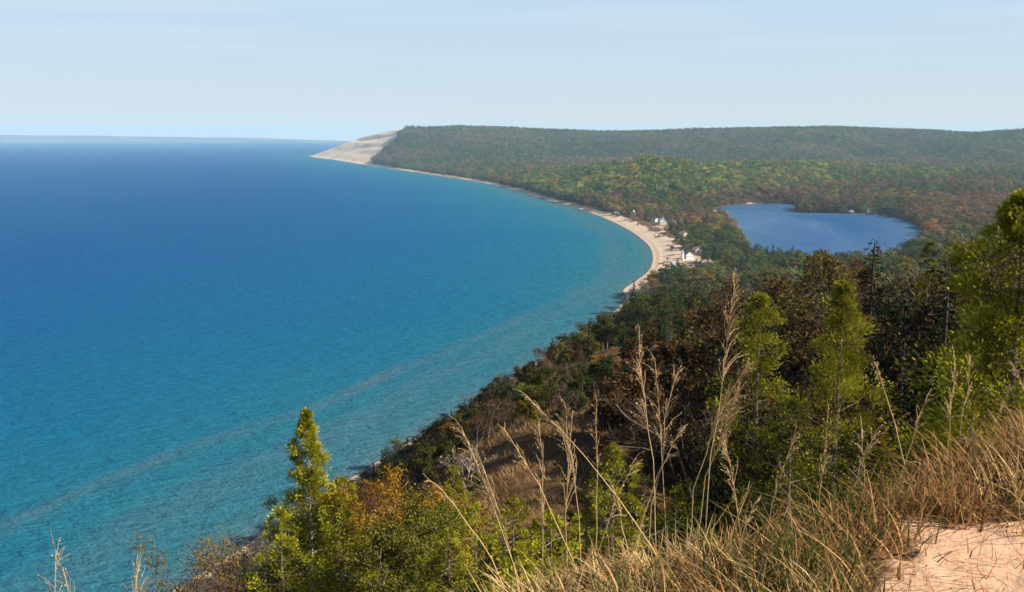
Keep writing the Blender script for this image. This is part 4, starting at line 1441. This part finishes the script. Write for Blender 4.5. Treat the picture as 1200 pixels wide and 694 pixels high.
# ------------------------------------------------------------------ tall dry stalks
def stalk(bx, by, tx_, ty_, dist, label, seed, plume=.34, fluffy=1.0, bend=.12, leaves=4):
    """one tall dead grass stem with a feathery seed head and a few curled leaves"""
    g = np.random.default_rng(seed)
    x, y = ground_hit(bx, by, 1.5) or (0, 99)
    dist = math.hypot(x, y)
    if dist > 6:
        a_ = math.atan2(bx - 600, F_PX * CP)
        dist = float(np.interp(math.degrees(a_), [-30, -12, 0, 10, 20, 28, 32], [2.3, 2.8, 3.2, 3.4, 4.0, 5.0, 5.6])) + (seed % 7) * .08
        x, y = dist * math.sin(a_), dist * math.cos(a_)
    z = hz(x, y)
    d = ray(tx_, ty_)
    k = dist / math.hypot(d[0], d[1])
    tip = np.array([d[0] * k, d[1] * k, CAM_Z + d[2] * k])
    root = np.array([x, y, z - .02])
    print('stalk', seed, 'd=%.1f L=%.2f' % (dist, np.linalg.norm(tip - root)))
    e = empty('grass_stalk', root)
    tag(e, label, 'grass stalk', 'tall dry stalks on the rim')
    v = tip - root
    L = np.linalg.norm(v)
    plume = min(plume, .42 / L)
    t = np.linspace(0, 1, 10)[:, None]
    side = unit(np.array([v[0], v[1] + g.normal(0, .1), 0]))
    pts = v * t + np.array([0, 0, 1]) * (L * bend * 4 * t * (1 - t)) * .35 - side * (L * bend * t * (1 - t)) + g.normal(0, .004 * L, (10, 3)) * (t > 0)
    st = MB()
    thin = min(1.0, (dist / 4.0) ** 1.3)
    st.tube(pts, np.linspace(.0038, .0014, 10) * thin, 5)
    link('stem', st.mesh('stem', M_STRAW, True), e)
    pl = MB()
    nb = int(15 * fluffy * (.6 + L))
    for i in range(nb):
        f = 1 - plume * g.random() ** 1.1
        kx = min(int(f * 9), 8)
        p = pts[kx] + (pts[kx + 1] - pts[kx]) * (f * 9 - kx)
        ax = unit(pts[kx + 1] - pts[kx])
        bl_ = L * plume * g.uniform(.14, .34) * (1.15 - .6 * (f - 1 + plume) / plume)
        dr = unit(ax + g.normal(0, .30, 3) * np.array([1, 1, .7]) + side * .15)
        q1 = p + dr * bl_ * .6
        q2 = p + dr * bl_ + np.array([0, 0, -.12 * bl_]) + side * .1 * bl_
        pl.tube([p, q1, q2], np.array([.0011, .0010, .0006]) * thin, 3)
        m = 5
        tt = g.random((m, 1))
        c = p + (q2 - p) * tt
        add_fl = unit(g.normal(0, .5, (m, 3)) + dr)
        s = np.cross(add_fl, g.normal(size=(m, 3)))
        s = unit(s) * .0016 * thin
        l = .012 * thin * g.uniform(.6, 1.3, (m, 1))
        pl.add(np.stack([c, c + add_fl * l * .5 + s, c + add_fl * l, c + add_fl * l * .5 - s], 1).reshape(-1, 3), np.arange(4 * m).reshape(m, 4))
    link('seed_head', pl.mesh('seed_head', M_PLUME), e)
    for i in range(min(leaves, 3)):
        f = g.uniform(.05, .35)
        p = v * f + pts[int(f * 9)] - v * (int(f * 9) / 9)
        a = g.uniform(0, 6.28)
        o = np.array([math.cos(a), math.sin(a), 0])
        ll = L * g.uniform(.14, .28)
        tt = np.linspace(0, 1, 7)[:, None]
        c = p + o * ll * tt * .8 + np.array([0, 0, 1]) * ll * (.75 * tt - .95 * tt ** 2)
        w = np.cross(o, [0, 0, 1]) * (.0024 * (1 - tt ** 1.6) + .0003)
        vv = np.stack([c - w, c + w], 1).reshape(-1, 3)
        q = [(2 * j, 2 * j + 1, 2 * j + 3, 2 * j + 2) for j in range(6)]
        mb = MB()
        mb.add(vv, q)
        link('leaf_blade', mb.mesh('leaf_blade', M_STRAW), e)


stalk(783, 620, 748, 392, 4.6, 'tall upright stalk with a feathery head left of the golden plume stalk', 301, .34, 1.3, .05)
stalk(832, 650, 861, 332, 4.4, 'tallest stalk, with a long pale plume pointing at the small lake', 302, .33, 1.6, .06)
stalk(815, 640, 872, 430, 4.5, 'golden plume stalk bending right below the tallest plume', 303, .42, 2.2, .22)
stalk(826, 640, 868, 462, 4.4, 'second golden plume bending right, lower than the first', 304, .40, 2.0, .25)
stalk(796, 694, 618, 463, 4.2, 'long stalk leaning far left with a narrow feathered tip', 305, .28, 1.2, .10)
stalk(655, 694, 540, 505, 4.2, 'thin stalk leaning left out over the water', 306, .32, 1.2, .10)
stalk(640, 680, 560, 530, 4.8, 'short stalk leaning left under the thin leaning stalk', 307, .3, .9, .12)
stalk(700, 690, 590, 500, 4.4, 'pale stalk leaning left from beside the young cedar', 308, .3, .9, .10)
stalk(705, 640, 698, 470, 4.8, 'straight stalk crossing the long left-leaning stalk', 309, .36, 1.0, .05)
stalk(690, 650, 662, 480, 5.0, 'fine stalk just left of the straight crossing stalk', 310, .36, .9, .08)
stalk(640, 640, 632, 500, 5.2, 'fine upright stalk over the lit grassy bank', 311, .36, .9, .04)
stalk(665, 650, 668, 490, 5.3, 'second upright stalk over the lit grassy bank', 312, .3, .7, .04)
stalk(755, 670, 792, 440, 4.4, 'stalk leaning right across the tall upright stalk', 313, .35, 1.0, .08)
stalk(800, 660, 770, 420, 4.7, 'slim stalk between the two tallest stalks', 314, .3, .8, .05)
stalk(735, 690, 800, 500, 4.0, 'short stalk leaning right in front of the young cedar', 315, .3, .9, .15)
stalk(1072, 590, 1027, 428, 5.2, 'lone stalk leaning left with a small open head by the forked cedar', 316, .2, .7, .06, 3)
stalk(972, 600, 970, 478, 4.9, 'upright brown stalk in front of the forked cedar', 317, .45, 1.0, .03)
stalk(880, 620, 846, 508, 4.8, 'curved stalk arching left before the narrow olive cedar', 318, .4, 1.0, .2)
stalk(1124, 545, 1119, 418, 5.4, 'left one of the twin upright stalks at the grassy right rim', 319, .42, .9, .03)
stalk(1132, 548, 1135, 425, 5.5, 'right one of the twin upright stalks at the grassy right rim', 320, .3, .5, .03)
stalk(1215, 520, 1186, 425, 5.0, 'feathery stalk leaning in from the right edge', 321, .4, 1.3, .12)
stalk(1060, 570, 1085, 470, 5.6, 'short stalk left of the twin stalks, tip to the right', 322, .4, .9, .1)
stalk(1000, 600, 1030, 505, 5.0, 'short arching stalk right of the upright brown stalk', 323, .4, .9, .22)
stalk(905, 620, 935, 500, 4.8, 'thin arching stalk between the two hollow cedars', 324, .35, .8, .2)
stalk(1165, 540, 1182, 455, 5.2, 'fine stalk right of the twin stalks', 325, .4, 1.0, .12)
stalk(1030, 590, 1010, 500, 5.0, 'fine stalk just left of the lone leaning stalk', 326, .35, .8, .1)
stalk(740, 694, 715, 560, 4.0, 'rusty short stalk below the young cedar', 327, .4, 1.0, .1)
stalk(860, 690, 888, 585, 4.0, 'short arching stalk low in the green tuft', 328, .4, 1.0, .25)
stalk(615, 694, 500, 560, 4.4, 'bent stalk low at the left end of the grassy rim', 329, .3, .7, .2)
stalk(60, 860, 56, 648, 3, 'thin grey stalk poking up at the lower left corner', 341, .3, .8, .06, 1)
stalk(66, 900, 74, 662, 3, 'second thin grey stalk at the lower left corner, leaning right', 342, .3, .7, .1, 1)
stalk(140, 880, 158, 674, 3, 'pale feathery stalk at the bottom edge left of the shrubs', 343, .4, 2.0, .15, 1)
stalk(680, 694, 742, 545, 4.1, 'slanting stalk across the foot of the young cedar', 330, .35, .9, .12)


# ------------------------------------------------------------------ houses and the lighthouse
def paint(name, col, rough=.6): return simple_mat(name, col, rough, .08, .8)


M_WHITE = paint('white_siding', (.62, .61, .58))
M_GREYS = paint('grey_siding', (.46, .46, .47))
M_TAN = paint('tan_siding', (.46, .38, .30))
M_RGREY = paint('grey_shingles', (.20, .20, .21), .9)
M_RDARK = paint('dark_shingles', (.07, .065, .065), .9)
M_RTAN = paint('weathered_shingles', (.36, .27, .22), .9)
M_RPALE = paint('pale_metal_roof', (.60, .61, .63), .5)
M_GLASS = simple_mat('window_glass', (.03, .04, .05), .15, .1)
M_DOOR = paint('door_paint', (.22, .13, .09))
M_TRIM = paint('white_trim', (.80, .79, .76))
M_CONC = simple_mat('concrete', (.50, .46, .42), .9, .12, .5)
M_ASPH = simple_mat('asphalt', (.045, .045, .048), .9, .2, .6)


def foot(px, py):
    if py > 244:
        q = at(px, py, 4.0)
        return q[0], q[1], hz(*q)
    q = ground_hit(px, py)
    return q[0], q[1], hz(*q)


def house(px, py, w, dpt, eave, ridge, rz, wall, roof, label, win=3, chim=True):
    """gabled house: gable ends at +-w/2 ... ridge along local y"""
    x, y, z = foot(px, py)
    e = empty('house', (x, y, z - .1), rz)
    tag(e, label, 'house', 'houses of the lakeside village')
    m = MB()
    hw, hd = w / 2, dpt / 2
    v = [(-hw, -hd, -1), (hw, -hd, -1), (hw, hd, -1), (-hw, hd, -1), (-hw, -hd, eave), (hw, -hd, eave), (hw, hd, eave), (-hw, hd, eave), (0, -hd, ridge), (0, hd, ridge)]
    m.add(v, [(0, 1, 5, 4), (1, 2, 6, 5), (2, 3, 7, 6), (3, 0, 4, 7)])
    m.add(v, [(4, 5, 8), (6, 7, 9)])
    link('wall', m.mesh('wall', wall), e)
    r = MB()
    o, t = .5, .22
    sl = (ridge - eave) / hw
    for s in (-1, 1):
        a, b = (s * (hw + o), eave - sl * o), (0, ridge)
        vv = []
        for yy in (-hd - o, hd + o):
            vv += [(a[0], yy, a[1] + .02), (b[0], yy, b[1] + .02), (b[0], yy, b[1] + t), (a[0], yy, a[1] + t)]
        q = [(0, 1, 2, 3), (7, 6, 5, 4), (0, 4, 5, 1), (2, 6, 7, 3), (0, 3, 7, 4)]
        r.add(vv, q)
    ro = link('roof', r.mesh('roof', roof), e)
    if chim:
        c = MB()
        c.box((hw * .3, hd * .3, ridge - sl * hw * .5), (hw * .3 + .7, hd * .3 + .7, ridge + .9))
        link('chimney', c.mesh('chimney', M_RTAN), ro)
    for k in range(win):
        fr = MB()
        wx0 = (k - (win - 1) / 2) * w / max(win, 1) * .9
        fr.box((wx0 - .6, -hd - .06, eave * .42), (wx0 + .6, -hd - .003, eave * .42 + 1.3))
        f = link('window', fr.mesh('window', M_TRIM), e)
        pn = MB()
        pn.box((wx0 - .48, -hd - .09, eave * .42 + .12), (wx0 + .48, -hd - .063, eave * .42 + 1.18))
        link('pane', pn.mesh('pane', M_GLASS), f)
    for k in range(2):
        fr = MB()
        yy = (k - .5) * dpt * .5
        fr.box((-hw - .06, yy - .6, eave * .42), (-hw - .003, yy + .6, eave * .42 + 1.3))
        f = link('window', fr.mesh('window', M_TRIM), e)
        pn = MB()
        pn.box((-hw - .09, yy - .48, eave * .42 + .12), (-hw - .063, yy + .48, eave * .42 + 1.18))
        link('pane', pn.mesh('pane', M_GLASS), f)
    d = MB()
    d.box((-hw - .05, -hd * .1 - .5, 0), (-hw - .003, -hd * .1 + .5, 2.1))
    dd_ = link('door', d.mesh('door', M_DOOR), e)
    return e


house(776, 263, 9, 12, 5.0, 9.5, .1, M_WHITE, M_RPALE, 'large white gabled house beside dark conifers near the beach')
house(767.5, 260, 6.5, 9, 3.4, 6.0, .5, M_WHITE, M_RGREY, 'small white house just left of the large white gabled house')
house(742, 254, 7, 9, 5.6, 9.0, -.2, M_GREYS, M_RPALE, 'narrow pale grey two-storey house behind the lawn at the beach')
house(729.5, 246.5, 9, 7, 3.2, 5.2, 1.4, M_WHITE, M_RPALE, 'low house with a pale roof left of the narrow grey house')
house(723, 251, 8, 6, 2.8, 4.6, 1.2, M_GREYS, M_RGREY, 'low grey cottage closest to the beach')
house(805.5, 303, 7.5, 9, 4.4, 7.2, .35, M_WHITE, M_RGREY, 'white house with grey roof behind the lighthouse')
house(833, 313, 10, 14, 3.4, 6.0, .9, M_TAN, M_RTAN, 'tan house with weathered pinkish roof right of the car park')
house(688, 217, 13, 9, 4.5, 8.5, .2, M_WHITE, M_RPALE, 'upper white house on the green knoll above the beach')
house(684.5, 219, 10, 8, 4.0, 7, .7, M_WHITE, M_RGREY, 'lower white house on the green knoll above the beach')
house(826, 248, 7, 8, 3, 5.2, .3, M_WHITE, M_RPALE, 'small white cottage at the left tip of the small lake')
house(838, 249, 8, 6, 2.6, 4.6, 1.2, M_WHITE, M_RPALE, 'low white boathouse on the left shore of the small lake')
house(998, 248.9, 6, 6, 2.8, 4.8, .4, M_WHITE, M_RPALE, 'small white cottage on the far lake shore among trees')
house(1018, 248.8, 7, 7, 3.6, 6.6, .0, M_WHITE, M_RPALE, 'white gabled house standing on the far shore of the small lake')
house(1027, 250, 5, 5, 2.4, 4.2, .6, M_WHITE, M_RGREY, 'tiny white shed right of the white far-shore house')

house(752.5, 249, 8, 8, 3.2, 5.6, .4, M_GREYS, M_RGREY, 'muted grey cottage set back in trees right of the narrow grey house')
house(789, 263, 9, 8, 3.2, 5.8, 1.1, M_TAN, M_RTAN, 'tan cottage in the trees right of the large white gabled house')
house(708, 240.5, 8, 7, 3.0, 5.2, .9, M_GREYS, M_RPALE, 'small grey cottage under the green knoll, left of all the beach houses')
house(801, 277, 8, 9, 3.2, 5.6, .5, M_TAN, M_RGREY, 'tan cottage with grey roof in the trees behind the lighthouse')
house(818, 296, 9, 8, 3.2, 5.8, .2, M_GREYS, M_RTAN, 'grey cottage with weathered roof among trees right of the lighthouse')

# lighthouse
x, y, z = foot(799.5, 305)
e = empty('lighthouse', (x, y, z - .1))
tag(e, 'short white lighthouse tower beside the sandy beach car park', 'lighthouse')
m = MB()
m.tube([(0, 0, -.5), (0, 0, 7.2)], [1.65, 1.15], 12)
link('tower', m.mesh('tower', M_TRIM), e)
m = MB()
m.tube([(0, 0, 7.2), (0, 0, 7.21), (0, 0, 7.45), (0, 0, 7.46)], [.05, 1.7, 1.7, .05], 12)
link('gallery', m.mesh('gallery', M_TRIM), e)
m = MB()
m.tube([(0, 0, 7.46), (0, 0, 8.7)], [.85, .85], 8)
ln = link('lantern_room', m.mesh('lantern_room', M_GLASS), e)
m = MB()
m.tube([(0, 0, 8.7), (0, 0, 8.72), (0, 0, 9.5), (0, 0, 9.9)], [.05, 1.15, .2, .04], 10)
link('roof', m.mesh('roof', M_TRIM), e)
m = MB()
m.box((-.45, -1.72, 0), (.45, -1.5, 2.0))
link('door', m.mesh('door', M_DOOR), e)

# car park, ramp, cars
def sheet(name, corners_px, zoff, mat, label, n=10):
    q = [np.array(at(px, py, 3.5)) for px, py in corners_px]
    s, t = np.meshgrid(np.linspace(0, 1, n), np.linspace(0, 1, n))
    s, t = s.ravel()[:, None], t.ravel()[:, None]
    P = q[0] * (1 - s) * (1 - t) + q[1] * s * (1 - t) + q[2] * s * t + q[3] * (1 - s) * t
    zz = height(P[:, 0], P[:, 1]) + zoff
    me = np_mesh(name, np.column_stack([P, zz]), [grid_faces(n, n, False)[:, ::-1]], mat)
    o = link(name, me)
    # make the top face up
    if me.polygons[0].normal.z < 0: me.flip_normals()
    return tag(o, label, None, None, 'structure')


sheet('concrete_pavement', [(783, 305), (791, 305), (798, 316.5), (788, 317.5)], .12, M_CONC, 'pale concrete pad round the dark ramp', 14)
sheet('asphalt_path', [(784.8, 306.5), (787.2, 306), (790.2, 312.5), (787.2, 313.2)], .18, M_ASPH, 'dark asphalt ramp on the pale pad', 14)
sheet('parking_road', [(800, 307), (816, 306), (822, 315), (798, 316)], .14, simple_mat('sandy_asphalt', (.36, .29, .25), .95, .15, .3), 'sandy car park beside the lighthouse', 14)


def car(px, py, rz, col, label):
    x, y, z = foot(px, py)
    e = empty('parked_car', (x, y, z + .16), rz)
    tag(e, label, 'car', 'cars parked by the beach')
    pm = paint('car_paint', col, .3)
    b = MB()
    b.add([(-.88, -2.2, .35), (.88, -2.2, .35), (.88, 2.2, .35), (-.88, 2.2, .35), (-.85, -2.15, .9), (.85, -2.15, .9), (.85, 2.15, .85), (-.85, 2.15, .85)],
          [(0, 3, 2, 1), (4, 5, 6, 7), (0, 1, 5, 4), (1, 2, 6, 5), (2, 3, 7, 6), (3, 0, 4, 7)])
    b.add([(-.78, -1.7, .9), (.78, -1.7, .9), (.78, .9, .9), (-.78, .9, .9), (-.62, -1.3, 1.48), (.62, -1.3, 1.48), (.62, .3, 1.48), (-.62, .3, 1.48)], [(4, 5, 6, 7), (0, 1, 5, 4), (1, 2, 6, 5), (2, 3, 7, 6), (3, 0, 4, 7)])
    link('body', b.mesh('body', pm), e)
    for sx in (-1, 1):
        w = MB()
        w.add([(sx * .775, -1.45, .98), (sx * .775, .62, .98), (sx * .665, .2, 1.40), (sx * .665, -1.22, 1.40)], [(0, 1, 2, 3)])
        link('window', w.mesh('window', M_GLASS), e)
        for sy in (-1.35, 1.35):
            k = MB()
            k.tube([(sx * .70, sy, .33), (sx * .705, sy, .33), (sx * .90, sy, .33), (sx * .905, sy, .33)], [.02, .33, .33, .02], 12)
            link('wheel', k.mesh('wheel', M_ASPH), e)
    return e


car(809, 312.5, 1.1, (.03, .045, .09), 'dark blue car alone in the sandy car park')
car(763.5, 269.5, .6, (.70, .70, .70), 'white car parked beside the dark shrubs behind the beach')
car(812, 309.5, 1.2, (.45, .44, .42), 'silver car at the back of the sandy car park')


# docks on the small lake
def dock(px, py, L, rz, label):
    q = at(px, py, LAKE_Z)
    e = empty('dock', (q[0], q[1], LAKE_Z), rz)
    tag(e, label, 'dock', 'docks on the far lake shore')
    m = MB()
    m.box((-L / 2, -.9, .35), (L / 2, .9, .5))
    link('deck', m.mesh('deck', M_CONC), e)
    for sx in (-.45, 0, .45):
        for sy in (-.8, .8):
            p = MB()
            p.box((sx * L - .1, sy - .1, -1), (sx * L + .1, sy + .1, .9))
            link('post', p.mesh('post', M_BARK), e)


dock(1008, 251.2, 26, 0, 'long pale dock left of the white far-shore house')
dock(1034, 252.6, 22, -.15, 'pale dock right of the white far-shore house')


# driftwood on the shore
def log(px, py, L, rz, label, r=.35):
    q = at(px, py, .6)
    z = hz(*q)
    m = MB()
    t = np.linspace(-.5, .5, 7)
    pts = np.column_stack([t * L, .12 * L * np.sin(t * 2.2), .25 + .15 * np.cos(t * 5)])
    m.tube(pts, np.linspace(r, r * .4, 7), 7)
    for k in range(4):
        p = pts[2 + k % 4]
        m.tube([p, p + np.array([random.uniform(-1, 1), random.uniform(-1.5, 1.5), random.uniform(.6, 1.8)]) * L * .14], [r * .3, r * .08], 4)
    o = link('driftwood_log', m.mesh('driftwood_log', simple_mat('driftwood', (.30, .25, .21), .9, .3, 2)), None, (q[0], q[1], z), rz)
    return tag(o, label, 'driftwood', 'driftwood along the beach')


log(748, 341.5, 15, .2, 'dark fallen tree lying on the small beach point')
log(743, 358, 9, 1.0, 'driftwood log at the top of the pale beach cove')
log(754, 335, 8, -.3, 'pale log on the sand beside the olive bushes')
log(285, 652, 9, .9, 'whitish fallen tree at the water edge below the bluff')
log(302, 640, 7, .7, 'thin whitish branch at the water edge below the bluff', .22)


# shrubs along the beach of the village
def beach_shrub(px, py, h, tint, label, seed, wk=1.2):
    x, y, z = foot(px, py)
    bk, lf = broadleaf(seed, h, h * wk, 9, 36, .16 * h, .05)
    return tree_thing('beach_shrub', (bk.mesh('trunk', M_BARK), lf.mesh('crown', M_LEAF)), (x, y, z - .1), 1.0, 0, tint, label, 'shrub', 'shrubs on the village beach')


beach_shrub(735, 257, 2.6, TINT['brown'], 'brown low hedge above the beach, left end', 401, 4.2)
beach_shrub(741, 259, 2.4, TINT['brown'], 'brown low hedge above the beach, right end', 402, 4.4)
beach_shrub(747.5, 263, 4.6, (.08, .10, .02), 'small upright green tree alone on the beach lawn', 403, .6)
beach_shrub(762, 270, 4.2, TINT['dark green'], 'dark round shrub beside the white car', 404, 1.5)
beach_shrub(771, 277, 4.4, TINT['brown'], 'brown shrub on the sand below the white houses', 405, 2.0)
beach_shrub(779, 276, 4.0, TINT['olive'], 'olive shrub on the sand right of the brown shrub', 406, 1.8)
beach_shrub(785, 292, 5.6, TINT['rust-brown'], 'rusty shrub at the sand edge above the ramp', 407, 1.5)
beach_shrub(783, 302, 2.2, TINT['dark green'], 'dark low shrub beside the pale ramp pad', 408, 2.4)
beach_shrub(774, 306, 1.8, TINT['orange'], 'small orange shrub out on the beach sand', 409, 2.0)
beach_shrub(766, 329, 6.0, TINT['golden'], 'golden olive bush on the beach point', 410, 1.5)
beach_shrub(773, 331, 6.0, TINT['olive'], 'olive bush right of the golden bush on the point', 411, 1.4)
beach_shrub(795, 312, 3.4, TINT['brown'], 'brown shrub row between ramp and car park, upper', 412, 1.4)
beach_shrub(798, 316, 3.2, TINT['rust-brown'], 'rusty shrub row between ramp and car park, lower', 413, 1.3)
x, y, z = foot(766, 252)
bk, lf = broadleaf(421, 13, 17, 26, 70, .5, .12)
tree_thing('half_bare_tree', (bk.mesh('trunk', M_PALEBARK), lf.mesh('crown', M_LEAF)), (x, y, z - .1), 1.0, 0, (.33, .27, .22), 'broad pale tan bare-crowned tree behind the white village houses', 'tree')

# ------------------------------------------------------------------ air, sky, sun, camera
hb = MB()
hb.box((-19900, -3000, -5), (19900, 19900, 262))
mh, nt, out = new_mat('thin_haze')
pv = N(nt, 'ShaderNodeVolumePrincipled')
pv.inputs['Color'].default_value = (.47, .75, 1.0, 1)
pv.inputs['Density'].default_value = 5.3e-5
pv.inputs['Density Attribute'].default_value = ''
nt.links.new(pv.outputs[0], out.inputs['Volume'])
tag(link('haze', hb.mesh('haze', mh)), 'thin pale haze over lake and hills', None, None, 'stuff')

w = bpy.data.worlds.new('World')
SC.world = w
w.use_nodes = True
nt = w.node_tree
nt.nodes.clear()
wo = nt.nodes.new('ShaderNodeOutputWorld')
bg = nt.nodes.new('ShaderNodeBackground')
sky = nt.nodes.new('ShaderNodeTexSky')
sky.sky_type = 'NISHITA'
sky.sun_disc = False
sky.sun_elevation = rad(SUN_EL)
sky.sun_rotation = rad(SUN_AZ)
sky.altitude = 200
sky.air_density, sky.dust_density, sky.ozone_density = 1.0, .35, 1.1
tc = nt.nodes.new('ShaderNodeTexCoord')
sx = nt.nodes.new('ShaderNodeSeparateXYZ')
nt.links.new(tc.outputs['Generated'], sx.inputs[0])
# flat cloud sheet coordinates: x / z, y / z
zc = math_n(nt, 'MAXIMUM', sx.outputs[2], .02)
cx_ = math_n(nt, 'DIVIDE', sx.outputs[0], zc)
cy_ = math_n(nt, 'DIVIDE', sx.outputs[1], zc)
cv = nt.nodes.new('ShaderNodeCombineXYZ')
nt.links.new(math_n(nt, 'MULTIPLY', cx_, .22), cv.inputs[0])
nt.links.new(math_n(nt, 'MULTIPLY', cy_, .55), cv.inputs[1])
cn = noise(nt, cv.outputs[0], 1.0, 6, .55, .6)
cf = math_n(nt, 'MULTIPLY', maprange(nt, cn, .46, .74, 0, .42), maprange(nt, sx.outputs[2], .03, .12))
vr = ramp(nt, [(0, (7.9, 8.45, 8.95)), (.3, (6.9, 8.1, 9.3)), (.75, (6.1, 8.0, 9.9)), (1, (5.5, 7.7, 10.1))])
nt.links.new(maprange(nt, sx.outputs[2], 0, .18), vr.inputs[0])
veil = mixc(nt, maprange(nt, sx.outputs[2], .15, .36, .88, .0), sky.outputs[0], vr.outputs[0])
colr = mixc(nt, cf, veil, (8.4, 9.1, 9.9))
nt.links.new(colr, bg.inputs[0])
bg.inputs[1].default_value = .0405
nt.links.new(bg.outputs[0], wo.inputs[0])

sl = bpy.data.lights.new('sun', 'SUN')
sl.energy = 5.0
sl.angle = rad(.5)
sl.color = (1.0, .88, .70)
so = bpy.data.objects.new('sun', sl)
COL.objects.link(so)
sdir = Vector((math.sin(rad(SUN_AZ)) * math.cos(rad(SUN_EL)), math.cos(rad(SUN_AZ)) * math.cos(rad(SUN_EL)), math.sin(rad(SUN_EL))))
so.rotation_euler = sdir.to_track_quat('Z', 'Y').to_euler()
so.location = (0, 0, 400)

cd = bpy.data.cameras.new('camera')
cd.sensor_width = 36
cd.lens = 36 * F_PX / 1200
cd.clip_start, cd.clip_end = .1, 60000
co = bpy.data.objects.new('camera', cd)
COL.objects.link(co)
co.location = (0, 0, CAM_Z)
co.rotation_euler = (rad(90) - PITCH, 0, 0)
SC.camera = co

SC.view_settings.view_transform = 'Standard'
SC.view_settings.look = 'None'
SC.view_settings.exposure = 1.2
SC.view_settings.gamma = 1.0
SC.view_settings.use_curve_mapping = False
SC.cycles.use_denoising = True
SC.cycles.max_bounces = 6
SC.cycles.diffuse_bounces = 3
SC.cycles.glossy_bounces = 2
SC.cycles.transmission_bounces = 3
SC.cycles.transparent_max_bounces = 8
SC.cycles.volume_bounces = 1
